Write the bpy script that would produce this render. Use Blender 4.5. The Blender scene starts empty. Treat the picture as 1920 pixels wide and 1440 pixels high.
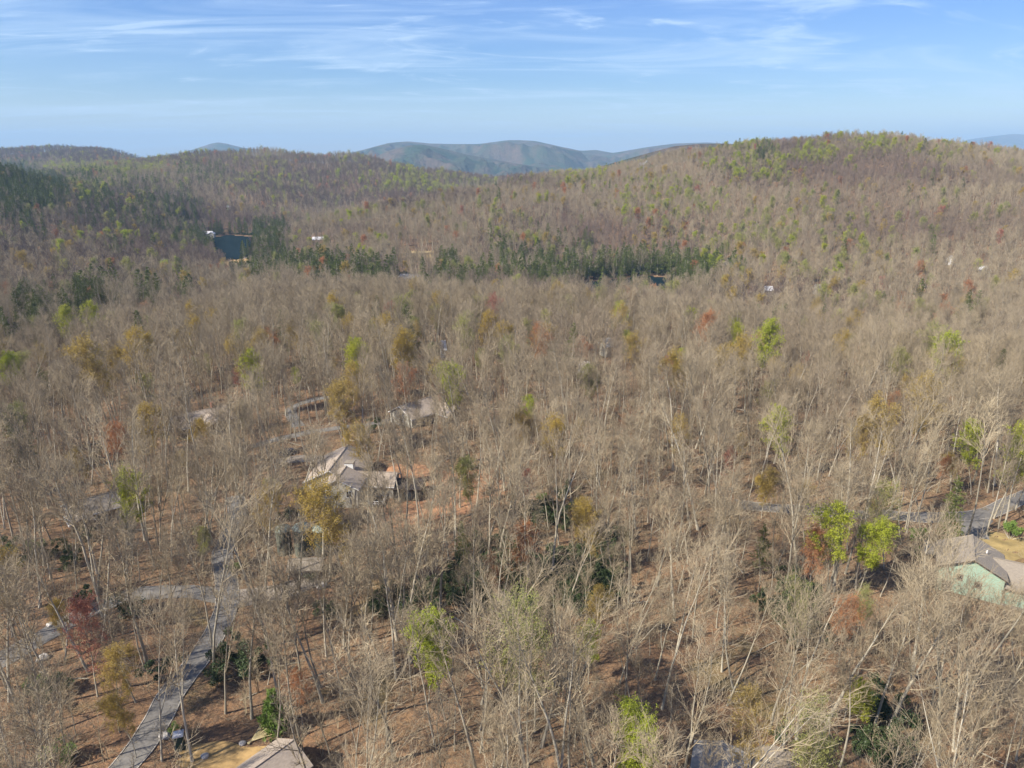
import bpy, math, random
import numpy as np
from mathutils import Vector, Matrix, noise as mnoise

# ------------------------------------------------------------------ camera, sky, sun, exposure
sc = bpy.context.scene
COL = sc.collection
R = math.radians
F = 1371.0
CAM_Z = 75.0
PITCH = R(17.4)
cam_d = bpy.data.cameras.new('camera'); cam = bpy.data.objects.new('camera', cam_d); COL.objects.link(cam)
cam.location = (0, 0, CAM_Z); cam.rotation_euler = (math.pi/2 - PITCH, 0, 0)
cam_d.sensor_width = 36; cam_d.lens = 36*F/1920; cam_d.clip_start = 1; cam_d.clip_end = 120000
sc.camera = cam

SUN_EL = R(40); SHADOW_AZ = R(28)                      # shadows run to the right and a little away
sun_dir = Vector((-math.cos(SHADOW_AZ)*math.cos(SUN_EL), -math.sin(SHADOW_AZ)*math.cos(SUN_EL), math.sin(SUN_EL)))
sun_d = bpy.data.lights.new('sun', 'SUN'); sun = bpy.data.objects.new('sun', sun_d); COL.objects.link(sun)
sun_d.energy = 5.0; sun_d.angle = R(0.53); sun_d.color = (1.0, 0.92, 0.80)
sun.rotation_euler = sun_dir.to_track_quat('Z', 'Y').to_euler()
sun.location = (-60, -60, 200)

world = bpy.data.worlds.new('World'); sc.world = world; world.use_nodes = True
wn = world.node_tree.nodes; wl = world.node_tree.links; wn.clear()
def N(nodes, typ, **kw):
    n = nodes.new(typ)
    for k, v in kw.items():
        if k in n.inputs: n.inputs[k].default_value = v
        else: setattr(n, k, v)
    return n
wo = wn.new('ShaderNodeOutputWorld'); bg = wn.new('ShaderNodeBackground')
sky = wn.new('ShaderNodeTexSky'); sky.sky_type = 'NISHITA'; sky.sun_disc = False
sky.sun_elevation = SUN_EL
sky.sun_rotation = math.atan2(sun_dir.x, sun_dir.y)
sky.altitude = 900; sky.air_density = 1.0; sky.dust_density = 0.6; sky.ozone_density = 2.0
tc = wn.new('ShaderNodeTexCoord'); sep = wn.new('ShaderNodeSeparateXYZ'); wl.new(tc.outputs['Generated'], sep.inputs[0])
# cirrus on a high flat layer: direction / z gives the place on the layer
zc = N(wn, 'ShaderNodeMath', operation='MAXIMUM'); wl.new(sep.outputs['Z'], zc.inputs[0]); zc.inputs[1].default_value = 0.0
za = N(wn, 'ShaderNodeMath', operation='ADD'); wl.new(zc.outputs[0], za.inputs[0]); za.inputs[1].default_value = 0.09
dx = N(wn, 'ShaderNodeMath', operation='DIVIDE'); wl.new(sep.outputs['X'], dx.inputs[0]); wl.new(za.outputs[0], dx.inputs[1])
dy = N(wn, 'ShaderNodeMath', operation='DIVIDE'); wl.new(sep.outputs['Y'], dy.inputs[0]); wl.new(za.outputs[0], dy.inputs[1])
cmb = wn.new('ShaderNodeCombineXYZ'); wl.new(dx.outputs[0], cmb.inputs[0]); wl.new(dy.outputs[0], cmb.inputs[1])
def cloud(scale, rot, sx, sy, lo, hi, seed, dist):
    mp = wn.new('ShaderNodeMapping'); wl.new(cmb.outputs[0], mp.inputs['Vector'])
    mp.inputs['Rotation'].default_value = (0, 0, R(rot)); mp.inputs['Scale'].default_value = (sx, sy, 1); mp.inputs['Location'].default_value = (seed, seed*1.7, 0)
    nt = wn.new('ShaderNodeTexNoise'); wl.new(mp.outputs[0], nt.inputs['Vector'])
    nt.inputs['Scale'].default_value = scale; nt.inputs['Detail'].default_value = 8; nt.inputs['Roughness'].default_value = 0.6; nt.inputs['Distortion'].default_value = dist
    mr = wn.new('ShaderNodeMapRange'); mr.interpolation_type = 'SMOOTHSTEP'
    wl.new(nt.outputs[0], mr.inputs[0]); mr.inputs[1].default_value = lo; mr.inputs[2].default_value = hi
    return mr.outputs[0]
c1 = cloud(0.55, 16, 0.6, 2.0, 0.46, 0.70, 3.3, 1.4)
c2 = cloud(1.1, -24, 0.8, 1.5, 0.52, 0.80, 9.1, 2.2)
c3 = cloud(0.22, 3, 0.30, 1.3, 0.40, 0.66, 5.7, 0.3)
def wm(op, a, b):
    n = N(wn, 'ShaderNodeMath', operation=op)
    for i, v in enumerate((a, b)):
        if isinstance(v, (int, float)): n.inputs[i].default_value = v
        else: wl.new(v, n.inputs[i])
    return n.outputs[0]
cl = wm('ADD', wm('MULTIPLY', c1, 0.44), wm('ADD', wm('MULTIPLY', c2, 0.60), wm('MULTIPLY', c3, 0.16)))
cl = wm('MINIMUM', cl, 0.62)
hsv = wn.new('ShaderNodeHueSaturation'); wl.new(sky.outputs[0], hsv.inputs['Color']); hsv.inputs['Saturation'].default_value = 1.45; hsv.inputs['Hue'].default_value = 0.508
hz = wn.new('ShaderNodeMapRange'); wl.new(sep.outputs['Z'], hz.inputs[0]); hz.inputs[1].default_value = 0.0; hz.inputs[2].default_value = 0.26
ramp = wn.new('ShaderNodeValToRGB'); wl.new(hz.outputs[0], ramp.inputs[0])
ramp.color_ramp.elements[0].color = (1.45, 1.24, 1.10, 1); ramp.color_ramp.elements[1].color = (0.33, 0.78, 1.40, 1)
tint = wn.new('ShaderNodeMix'); tint.data_type = 'RGBA'; tint.blend_type = 'MULTIPLY'; tint.inputs[0].default_value = 1.0
wl.new(hsv.outputs[0], tint.inputs[6]); wl.new(ramp.outputs[0], tint.inputs[7])
mixc = wn.new('ShaderNodeMix'); mixc.data_type = 'RGBA'; wl.new(cl, mixc.inputs[0]); wl.new(tint.outputs[2], mixc.inputs[6]); mixc.inputs[7].default_value = (7.4, 9.2, 11.2, 1)
wl.new(mixc.outputs[2], bg.inputs['Color']); bg.inputs['Strength'].default_value = 0.063
wl.new(bg.outputs[0], wo.inputs['Surface'])

sc.view_settings.view_transform = 'Standard'; sc.view_settings.look = 'None'
sc.view_settings.exposure = 0.84; sc.view_settings.gamma = 1.0; sc.view_settings.use_curve_mapping = False
cy = sc.cycles
cy.max_bounces = 5; cy.diffuse_bounces = 2; cy.glossy_bounces = 2; cy.transmission_bounces = 2; cy.volume_bounces = 0; cy.transparent_max_bounces = 8
cy.use_denoising = True
cy.caustics_reflective = False; cy.caustics_refractive = False

rng = np.random.default_rng(11)
random.seed(11)

# ------------------------------------------------------------------ picture <-> place
cT, sT = math.cos(PITCH), math.sin(PITCH)
def ray(px, py):
    xc = (px-960)/F; yc = (720-py)/F
    fwd = cT + yc*sT; up = -sT + yc*cT
    return xc/fwd, up/fwd                    # x and z gained per metre of y
def project(x, y, z):
    dz = z-CAM_Z
    depth = y*cT - dz*sT; up = y*sT + dz*cT
    return 960+F*x/depth, 720-F*up/depth, depth

# ------------------------------------------------------------------ the lie of the land
CAN = 17.0
def C(py, Y): return (Y, CAM_Z + Y*ray(960, py)[1] - (CAN if Y < 1650 else 24.0))
def G(z, Y): return (Y, z)
near = [G(0, 10), G(0, 120)]
profile = {
 -250: near+[G(-4,180), G(-12,250), G(-14,330), C(500,560), C(420,800), C(340,950), C(280,1150), G(20,1500), G(0,2000), C(300,2700), C(277,3300), G(-150,4600)],
 0:    near+[G(-3,170), G(-11,255), G(-19,300), C(598,350), C(500,560), C(428,800), C(350,930), C(307,1080), G(20,1400), G(0,2000), C(302,2700), C(280,3300), G(-150,4600)],
 110:  near+[G(-3,170), G(-11,260), G(-20,305), C(590,355), C(500,570), C(432,800), C(365,960), C(335,1100), G(-4,1350), C(322,1750), G(0,2000), C(300,2700), C(275,3300), G(-150,4600)],
 220:  near+[G(-3,180), G(-9,290), G(-22,345), C(560,400), C(500,600), C(440,820), C(370,1080), C(325,1450), C(308,1800), G(10,2100), C(296,2500), C(268,3300), G(-150,4600)],
 320:  near+[G(-3,190), G(-8,310), G(-24,380), G(-26,440), C(500,620), C(445,860), C(395,1080), C(340,1450), C(303,1850), C(290,2150), G(5,2700), C(310,3300), G(-150,4600)],
 410:  near+[G(-2,200), G(-8,350), G(-28,450), G(-35,600), G(-45,700), G(-43,790), G(-39,1080), C(410,1180), C(345,1500), C(300,1900), C(286,2150), G(5,2800), G(-150,4600)],
 480:  near+[G(-1,200), G(-7,355), G(-28,450), G(-35,600), G(-45,700), G(-43,790), G(-39,1080), C(400,1200), C(340,1550), C(300,1900), C(283,2150), G(5,2800), G(-150,4600)],
 540:  near+[G(0,200), G(-7,360), G(-28,460), G(-33,620), C(482,760), C(425,960), G(-55,1130), C(385,1350), C(340,1600), C(299,1950), C(280,2200), G(-110,2900), G(-150,4600)],
 640:  near+[G(0,200), G(-7,365), G(-27,460), G(-28,560), C(480,660), C(440,800), C(395,1010), G(-62,1230), C(350,1620), C(300,2000), C(277,2230), G(-110,2900), G(-150,4600)],
 720:  near+[G(0,200), G(-7,365), G(-27,460), G(-28,580), C(478,670), C(420,860), C(380,1060), G(-58,1270), C(340,1650), C(305,2000), C(292,2200), G(-110,2900), G(-150,4600)],
 800:  near+[G(0,200), G(-8,365), G(-32,470), G(-35,600), C(476,690), C(405,900), C(363,1110), G(-48,1330), C(332,1750), C(318,2050), G(-110,2900), G(-150,4600)],
 960:  near+[G(0,200), G(-8,365), G(-35,470), G(-36,640), C(480,740), C(420,880), C(362,1100), C(334,1260), G(-35,1600), C(325,2100), G(-110,3000), G(-150,4600)],
 1120: near+[G(0,200), G(-8,360), G(-35,470), G(-36,670), C(480,770), C(400,950), C(345,1150), C(309,1320), G(10,1800), G(-110,3000), G(-150,4600)],
 1280: near+[G(0,190), G(-8,335), G(-34,450), G(-36,680), C(470,790), C(400,920), C(340,1080), C(287,1300), G(25,1900), G(-110,3000), G(-150,4600)],
 1440: near+[G(0,180), G(-9,310), G(-33,380), G(-34,480), C(520,570), C(460,690), C(400,820), C(330,1000), C(257,1260), G(40,1700), G(-110,3000), G(-150,4600)],
 1600: near+[G(0,170), G(-8,285), G(-32,345), G(-33,400), C(568,450), C(510,560), C(450,690), C(380,830), C(310,990), C(243,1240), G(50,1700), G(-110,3000), G(-150,4600)],
 1760: near+[G(0,160), G(-7,262), G(-27,320), G(-28,360), C(590,410), C(530,500), C(460,630), C(390,770), C(320,930), C(266,1160), G(40,1700), G(-110,3000), G(-150,4600)],
 1920: near+[G(0,150), G(-6,245), G(-21,290), C(620,350), C(550,450), C(480,560), C(410,700), C(345,850), C(296,1100), G(30,1600), G(-110,3000), G(-150,4600)],
 2200: near+[G(0,150), G(-5,240), G(-11,300), C(620,360), C(550,450), C(480,560), C(410,700), C(350,850), C(310,1050), G(30,1600), G(-110,3000), G(-150,4600)],
}
NU, NY = 161, 420
UG = np.linspace(-1.0, 1.0, NU); LY0, LY1 = math.log(10), math.log(4600)
LG = np.linspace(LY0, LY1, NY)
ks = sorted(profile)
cu = np.array([(k-960)/F for k in ks])
cz = np.array([np.interp(np.exp(LG), [p[0] for p in profile[k]], [p[1] for p in profile[k]]) for k in ks])
ZT = np.array([np.interp(UG, cu, cz[:, j]) for j in range(NY)]).T           # (NU, NY)
def blur(A, n, ax):
    for _ in range(n):
        P = np.concatenate([A.take([0], ax), A, A.take([-1], ax)], ax)
        m = P.shape[ax]
        A = (P.take(range(0, m-2), ax) + 2*P.take(range(1, m-1), ax) + P.take(range(2, m), ax))/4
    return A
ZT = blur(blur(ZT, 6, 0), 5, 1)
_nr = np.random.default_rng(5)
_WV = [(_nr.uniform(0, 2*math.pi), _nr.uniform(0, 6.28), w) for w in (900, 610, 430, 300, 215, 150, 108, 77, 52, 37, 23, 14, 8.5, 5.1)]
def wav(x, y, lo, hi, seed=0.0):
    s = 0
    for a, p, w in _WV:
        if lo <= w <= hi:
            a = a+seed
            q = (x*math.cos(a)+y*math.sin(a))*6.2832/w + p
            s = s + np.sin(q + 1.3*np.sin((-x*math.sin(a)+y*math.cos(a))*6.2832/(w*1.7)+p*2+seed))
    return s
LAKES = [  # centre x, y, half sizes, turn, level
]
def near_xy(px, py, z):                     # where the sight line through a pixel meets the level z
    a, b = ray(px, py); Y = (z-CAM_Z)/b
    return a*Y, Y
LZ1, LZ2 = -40.0, -36.0
lake_polys = {
 'left':  ([near_xy(px, py, LZ1) for px, py in ((398,446),(425,441),(474,444),(478,458),(470,480),(446,486),(418,488),(404,478),(392,466))], LZ1),
 'right': ([near_xy(px, py, LZ2) for px, py in ((1082,531),(1130,526),(1175,523),(1215,518),(1262,522),(1270,534),(1262,546),(1210,556),(1150,560),(1090,560),(1030,556),(1040,543))], LZ2),
}
def poly_dist(x, y, poly):                  # signed distance, negative inside
    x = np.asarray(x, float); y = np.asarray(y, float)
    d = np.full(x.shape, 1e9); inside = np.zeros(x.shape, bool)
    n = len(poly)
    for i in range(n):
        ax, ay = poly[i]; bx, by = poly[(i+1) % n]
        ex, ey = bx-ax, by-ay; L = ex*ex+ey*ey+1e-9
        t = np.clip(((x-ax)*ex+(y-ay)*ey)/L, 0, 1)
        d = np.minimum(d, np.hypot(x-ax-t*ex, y-ay-t*ey))
        c = ((ay > y) != (by > y)) & (x < (bx-ax)*(y-ay)/(by-ay+1e-12)+ax)
        inside ^= c
    return np.where(inside, -d, d)
def H(x, y):
    x = np.asarray(x, float); y = np.asarray(y, float)
    yy = np.clip(y, 10, 4600)
    u = np.clip(x/np.maximum(yy, 60), -0.999, 0.999); l = (np.log(yy)-LY0)/(LY1-LY0)*(NY-1.001); ui = (u+1)/2*(NU-1)
    i = np.floor(ui).astype(int); j = np.floor(l).astype(int); fi = ui-i; fj = l-j
    i2 = np.minimum(i+1, NU-1); j2 = np.minimum(j+1, NY-1)
    z = ZT[i, j]*(1-fi)*(1-fj)+ZT[i2, j]*fi*(1-fj)+ZT[i, j2]*(1-fi)*fj+ZT[i2, j2]*fi*fj
    r = np.hypot(x, yy)
    far = np.clip((r-450)/900, 0, 1)
    z = z + 0.22*wav(x, y, 20, 60) + 0.06*wav(x, y, 5, 15) + 0.35*wav(x, y, 70, 120)*np.clip((r-100)/200, 0, 1)
    z = z + far*(1.4*wav(x, y, 100, 200) + 2.6*wav(x, y, 210, 440) + np.clip((r-1200)/1500, 0, 1)*1.5*wav(x, y, 300, 700))
    for poly, lz in lake_polys.values():
        cx = sum(p[0] for p in poly)/len(poly); cyy = sum(p[1] for p in poly)/len(poly)
        m = (np.abs(x-cx) < 350) & (np.abs(y-cyy) < 350)
        if np.any(m):
            d = poly_dist(x, y, poly)
            w = np.clip((d-6)/60, 0, 1); w = w*w*(3-2*w)
            flat = np.where(d < 0, lz-1.5, lz+0.5+np.clip(d, 0, 40)*0.03)
            flat = np.where(d < 0, flat, flat)
            z = np.where(m, z*w + flat*(1-w), z)
    return z
def h1(x, y): return float(H(np.array([x]), np.array([y]))[0])
_YS = np.exp(np.linspace(math.log(40), math.log(4500), 2500))
def at(px, py, above=0.0, Ymin=40):         # the place whose ground (+ above) shows at this pixel
    a, b = ray(px, py)
    ys = _YS[_YS >= Ymin]
    g = H(a*ys, ys)+above - (CAM_Z+b*ys)
    k = int(np.argmax(g > 0))
    if not (g > 0).any(): k = len(ys)-1
    Y = ys[k]
    if k > 0:
        t = g[k-1]/(g[k-1]-g[k]); Y = ys[k-1]+(ys[k]-ys[k-1])*t
    return a*Y, float(Y)

# ------------------------------------------------------------------ materials
def mat(name):
    m = bpy.data.materials.new(name); m.use_nodes = True
    nt = m.node_tree; b = nt.nodes['Principled BSDF']
    return m, nt.nodes, nt.links, b
def link_mix(nodes, links, fac, a, b, blend='MIX'):
    n = nodes.new('ShaderNodeMix'); n.data_type = 'RGBA'; n.blend_type = blend
    for s, v in ((0, fac), (6, a), (7, b)):
        if isinstance(v, (int, float)): n.inputs[s].default_value = v
        elif isinstance(v, tuple): n.inputs[s].default_value = (*v, 1)
        else: links.new(v, n.inputs[s])
    return n.outputs[2]
def noise_tex(nodes, links, vec, scale, detail=3, rough=0.55, dist=0):
    n = nodes.new('ShaderNodeTexNoise'); n.inputs['Scale'].default_value = scale; n.inputs['Detail'].default_value = detail
    n.inputs['Roughness'].default_value = rough; n.inputs['Distortion'].default_value = dist
    if vec is not None: links.new(vec, n.inputs['Vector'])
    return n
def mrange(nodes, links, v, a, b, c=0.0, d=1.0):
    n = nodes.new('ShaderNodeMapRange'); links.new(v, n.inputs[0])
    n.inputs[1].default_value = a; n.inputs[2].default_value = b; n.inputs[3].default_value = c; n.inputs[4].default_value = d
    return n.outputs[0]
def simple(name, col, rough=0.8, var=0.25, scale=3.0, metal=0.0, streak=None):
    m, n, l, b = mat(name)
    t = n.new('ShaderNodeTexCoord')
    vec = t.outputs['Object']
    if streak:
        mp = n.new('ShaderNodeMapping'); l.new(vec, mp.inputs[0]); mp.inputs['Scale'].default_value = streak; vec = mp.outputs[0]
    x = noise_tex(n, l, vec, scale, 6, 0.65)
    lo = tuple(c*(1-var) for c in col); hi = tuple(min(1, c*(1+var)) for c in col)
    l.new(link_mix(n, l, mrange(n, l, x.outputs[0], 0.3, 0.7), lo, hi), b.inputs['Base Color'])
    b.inputs['Roughness'].default_value = rough; b.inputs['Metallic'].default_value = metal
    bp = n.new('ShaderNodeBump'); bp.inputs['Strength'].default_value = 0.25; bp.inputs['Distance'].default_value = 0.03
    l.new(x.outputs[0], bp.inputs['Height']); l.new(bp.outputs[0], b.inputs['Normal'])
    return m
def bark(name, c_a, c_b, c_c):
    """bark whose colour differs from tree to tree and from stand to stand"""
    m, n, l, b = mat(name)
    oi = n.new('ShaderNodeObjectInfo'); t = n.new('ShaderNodeTexCoord')
    stand = noise_tex(n, l, oi.outputs['Location'], 0.011, 2)
    c = link_mix(n, l, oi.outputs['Random'], c_a, c_b)
    c = link_mix(n, l, mrange(n, l, stand.outputs[0], 0.38, 0.62), c, c_c)
    x = noise_tex(n, l, t.outputs['Object'], 0.7, 3)
    c = link_mix(n, l, mrange(n, l, x.outputs[0], 0.35, 0.65, 0.0, 0.5), c, tuple(v*0.55 for v in c_a))
    wood = noise_tex(n, l, oi.outputs['Location'], 0.0032, 3, 0.6)
    c = link_mix(n, l, mrange(n, l, wood.outputs[0], 0.50, 0.62, 0.0, 0.75), c, (0.16, 0.115, 0.095))
    l.new(c, b.inputs['Base Color']); b.inputs['Roughness'].default_value = 0.9
    b.inputs['Specular IOR Level'].default_value = 0.2
    return m
M = {}
M['trunk'] = bark('bark_grey', (0.56, 0.51, 0.40), (0.21, 0.185, 0.135), (0.38, 0.345, 0.26))
M['twig'] = bark('twigs_grey_brown', (0.45, 0.37, 0.24), (0.18, 0.142, 0.096), (0.34, 0.275, 0.178))
def leafmat(name, ca, cb, rough=0.6, trans=0.35):
    m, n, l, b = mat(name)
    oi = n.new('ShaderNodeObjectInfo'); t = n.new('ShaderNodeTexCoord')
    x = noise_tex(n, l, t.outputs['Object'], 0.9, 2)
    c = link_mix(n, l, oi.outputs['Random'], ca, cb)
    c = link_mix(n, l, mrange(n, l, x.outputs[0], 0.3, 0.7, 0.0, 0.6), c, tuple(v*0.6 for v in ca))
    l.new(c, b.inputs['Base Color']); b.inputs['Roughness'].default_value = rough
    b.inputs['Specular IOR Level'].default_value = 0.25
    tr = n.new('ShaderNodeBsdfTranslucent'); l.new(c, tr.inputs[0])
    mx = n.new('ShaderNodeMixShader'); mx.inputs[0].default_value = trans
    l.new(b.outputs[0], mx.inputs[1]); l.new(tr.outputs[0], mx.inputs[2])
    l.new(mx.outputs[0], n['Material Output'].inputs[0])
    return m
M['lime'] = leafmat('lime_green_young_leaves', (0.42, 0.48, 0.045), (0.46, 0.45, 0.05))
M['olive'] = leafmat('olive_young_leaves', (0.40, 0.39, 0.11), (0.35, 0.37, 0.12))
M['gold'] = leafmat('golden_buds', (0.50, 0.36, 0.07), (0.44, 0.33, 0.11))
M['orange'] = leafmat('orange_buds', (0.52, 0.24, 0.10), (0.44, 0.23, 0.12))
M['red'] = leafmat('red_buds', (0.50, 0.21, 0.13), (0.44, 0.20, 0.15))
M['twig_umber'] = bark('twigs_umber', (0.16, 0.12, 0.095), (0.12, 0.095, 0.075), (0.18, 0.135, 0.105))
M['twig_lime'] = bark('twigs_greenish', (0.30, 0.30, 0.14), (0.27, 0.26, 0.13), (0.30, 0.28, 0.15))
M['twig_olive'] = bark('twigs_olive', (0.32, 0.28, 0.16), (0.27, 0.24, 0.14), (0.30, 0.27, 0.17))
M['twig_gold'] = bark('twigs_golden_brown', (0.38, 0.29, 0.15), (0.34, 0.26, 0.15), (0.36, 0.28, 0.16))
M['twig_orange'] = bark('twigs_orange_brown', (0.44, 0.22, 0.12), (0.38, 0.20, 0.12), (0.40, 0.22, 0.13))
M['twig_red'] = bark('twigs_reddish', (0.36, 0.17, 0.13), (0.33, 0.17, 0.14), (0.34, 0.18, 0.14))
M['needle'] = leafmat('pine_needles', (0.19, 0.23, 0.055), (0.13, 0.165, 0.045), 0.6, 0.35)
M['darkleaf'] = leafmat('dark_evergreen_leaves', (0.055, 0.085, 0.035), (0.09, 0.12, 0.045), 0.45, 0.1)
M['fresh'] = leafmat('bright_evergreen_sprays', (0.20, 0.30, 0.06), (0.17, 0.26, 0.06), 0.6, 0.25)

# ------------------------------------------------------------------ mesh gathering
class MB:
    def __init__(s): s.v = []; s.f = []; s.m = []
    def tube(s, pts, rad, sides, mi=0, cap=False):
        base = len(s.v); n = len(pts)
        for i, p in enumerate(pts):
            d = (pts[min(i+1, n-1)]-pts[max(i-1, 0)])
            if d.length < 1e-6: d = Vector((0, 0, 1))
            d.normalize()
            a = d.cross(Vector((1, 0, 0)) if abs(d.x) < 0.8 else Vector((0, 1, 0))).normalized(); b = d.cross(a)
            for k in range(sides):
                t = 6.28319*k/sides
                s.v.append(p + (a*math.cos(t)+b*math.sin(t))*rad[i])
        for i in range(n-1):
            for k in range(sides):
                k2 = (k+1) % sides
                s.f.append((base+i*sides+k, base+i*sides+k2, base+(i+1)*sides+k2, base+(i+1)*sides+k)); s.m.append(mi)
        if cap: s.f.append(tuple(base+(n-1)*sides+k for k in range(sides))); s.m.append(mi)
    def spike(s, p, q, r, mi=0):
        d = q-p; a = d.cross(Vector((0.3, 0.2, 0.93))); 
        if a.length < 1e-6: a = Vector((1, 0, 0))
        a.normalize(); b = d.cross(a).normalized(); base = len(s.v)
        s.v += [p+a*r, p-a*(r*0.5)+b*(r*0.87), p-a*(r*0.5)-b*(r*0.87), q]
        for k in range(3): s.f.append((base+k, base+(k+1) % 3, base+3)); s.m.append(mi)
    def leaf(s, p, d, w, mi=0):
        a = Vector((random.gauss(0, 1), random.gauss(0, 1), random.gauss(0, 1))); n = d.cross(a)
        if n.length < 1e-6: return
        n.normalize(); base = len(s.v); L = d
        s.v += [p, p+L*0.5+n*w, p+L, p+L*0.5-n*w]
        s.f.append((base, base+1, base+2, base+3)); s.m.append(mi)
    def quad(s, a, b, c, d, mi=0):
        base = len(s.v); s.v += [Vector(a), Vector(b), Vector(c), Vector(d)]; s.f.append((base, base+1, base+2, base+3)); s.m.append(mi)
    def box(s, x0, y0, z0, x1, y1, z1, mi=0, mtx=None):
        base = len(s.v)
        pts = [Vector((x, y, z)) for z in (z0, z1) for x, y in ((x0, y0), (x1, y0), (x1, y1), (x0, y1))]
        if mtx: pts = [mtx @ p for p in pts]
        s.v += pts
        for f in ((0, 3, 2, 1), (4, 5, 6, 7), (0, 1, 5, 4), (1, 2, 6, 5), (2, 3, 7, 6), (3, 0, 4, 7)):
            s.f.append(tuple(base+i for i in f)); s.m.append(mi)
    def prism(s, poly, z0, z1, mi=0):       # poly: list of xy
        base = len(s.v); n = len(poly)
        s.v += [Vector((x, y, z0)) for x, y in poly]+[Vector((x, y, z1)) for x, y in poly]
        s.f.append(tuple(base+n-1-i for i in range(n))); s.f.append(tuple(base+n+i for i in range(n))); s.m += [mi, mi]
        for i in range(n):
            j = (i+1) % n; s.f.append((base+i, base+j, base+n+j, base+n+i)); s.m.append(mi)
    def mesh(s, name, mats, smooth=False):
        me = bpy.data.meshes.new(name); me.from_pydata([tuple(v) for v in s.v], [], s.f)
        for m in mats: me.materials.append(m)
        if len(mats) > 1: me.polygons.foreach_set('material_index', s.m)
        if smooth: me.polygons.foreach_set('use_smooth', [True]*len(s.f))
        me.update(); return me
def rv(s=1.0): return Vector((random.gauss(0, s), random.gauss(0, s), random.gauss(0, s)))
UP = Vector((0, 0, 1))

def path(p, d, L, n, wander, tropism):
    pts = [p.copy()]; d = d.normalized()
    for i in range(n):
        d = (d + rv(wander) + UP*tropism).normalized(); p = p + d*(L/n); pts.append(p.copy())
    return pts, d
def along(pts, t):
    f = t*(len(pts)-1); i = min(int(f), len(pts)-2); f -= i
    return pts[i].lerp(pts[i+1], f), (pts[i+1]-pts[i]).normalized()
def side_dir(d, ang, az):
    a = d.cross(Vector((1, 0, 0)) if abs(d.x) < 0.8 else Vector((0, 1, 0))).normalized(); b = d.cross(a)
    return d*math.cos(ang) + (a*math.cos(az)+b*math.sin(az))*math.sin(ang)

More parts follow.
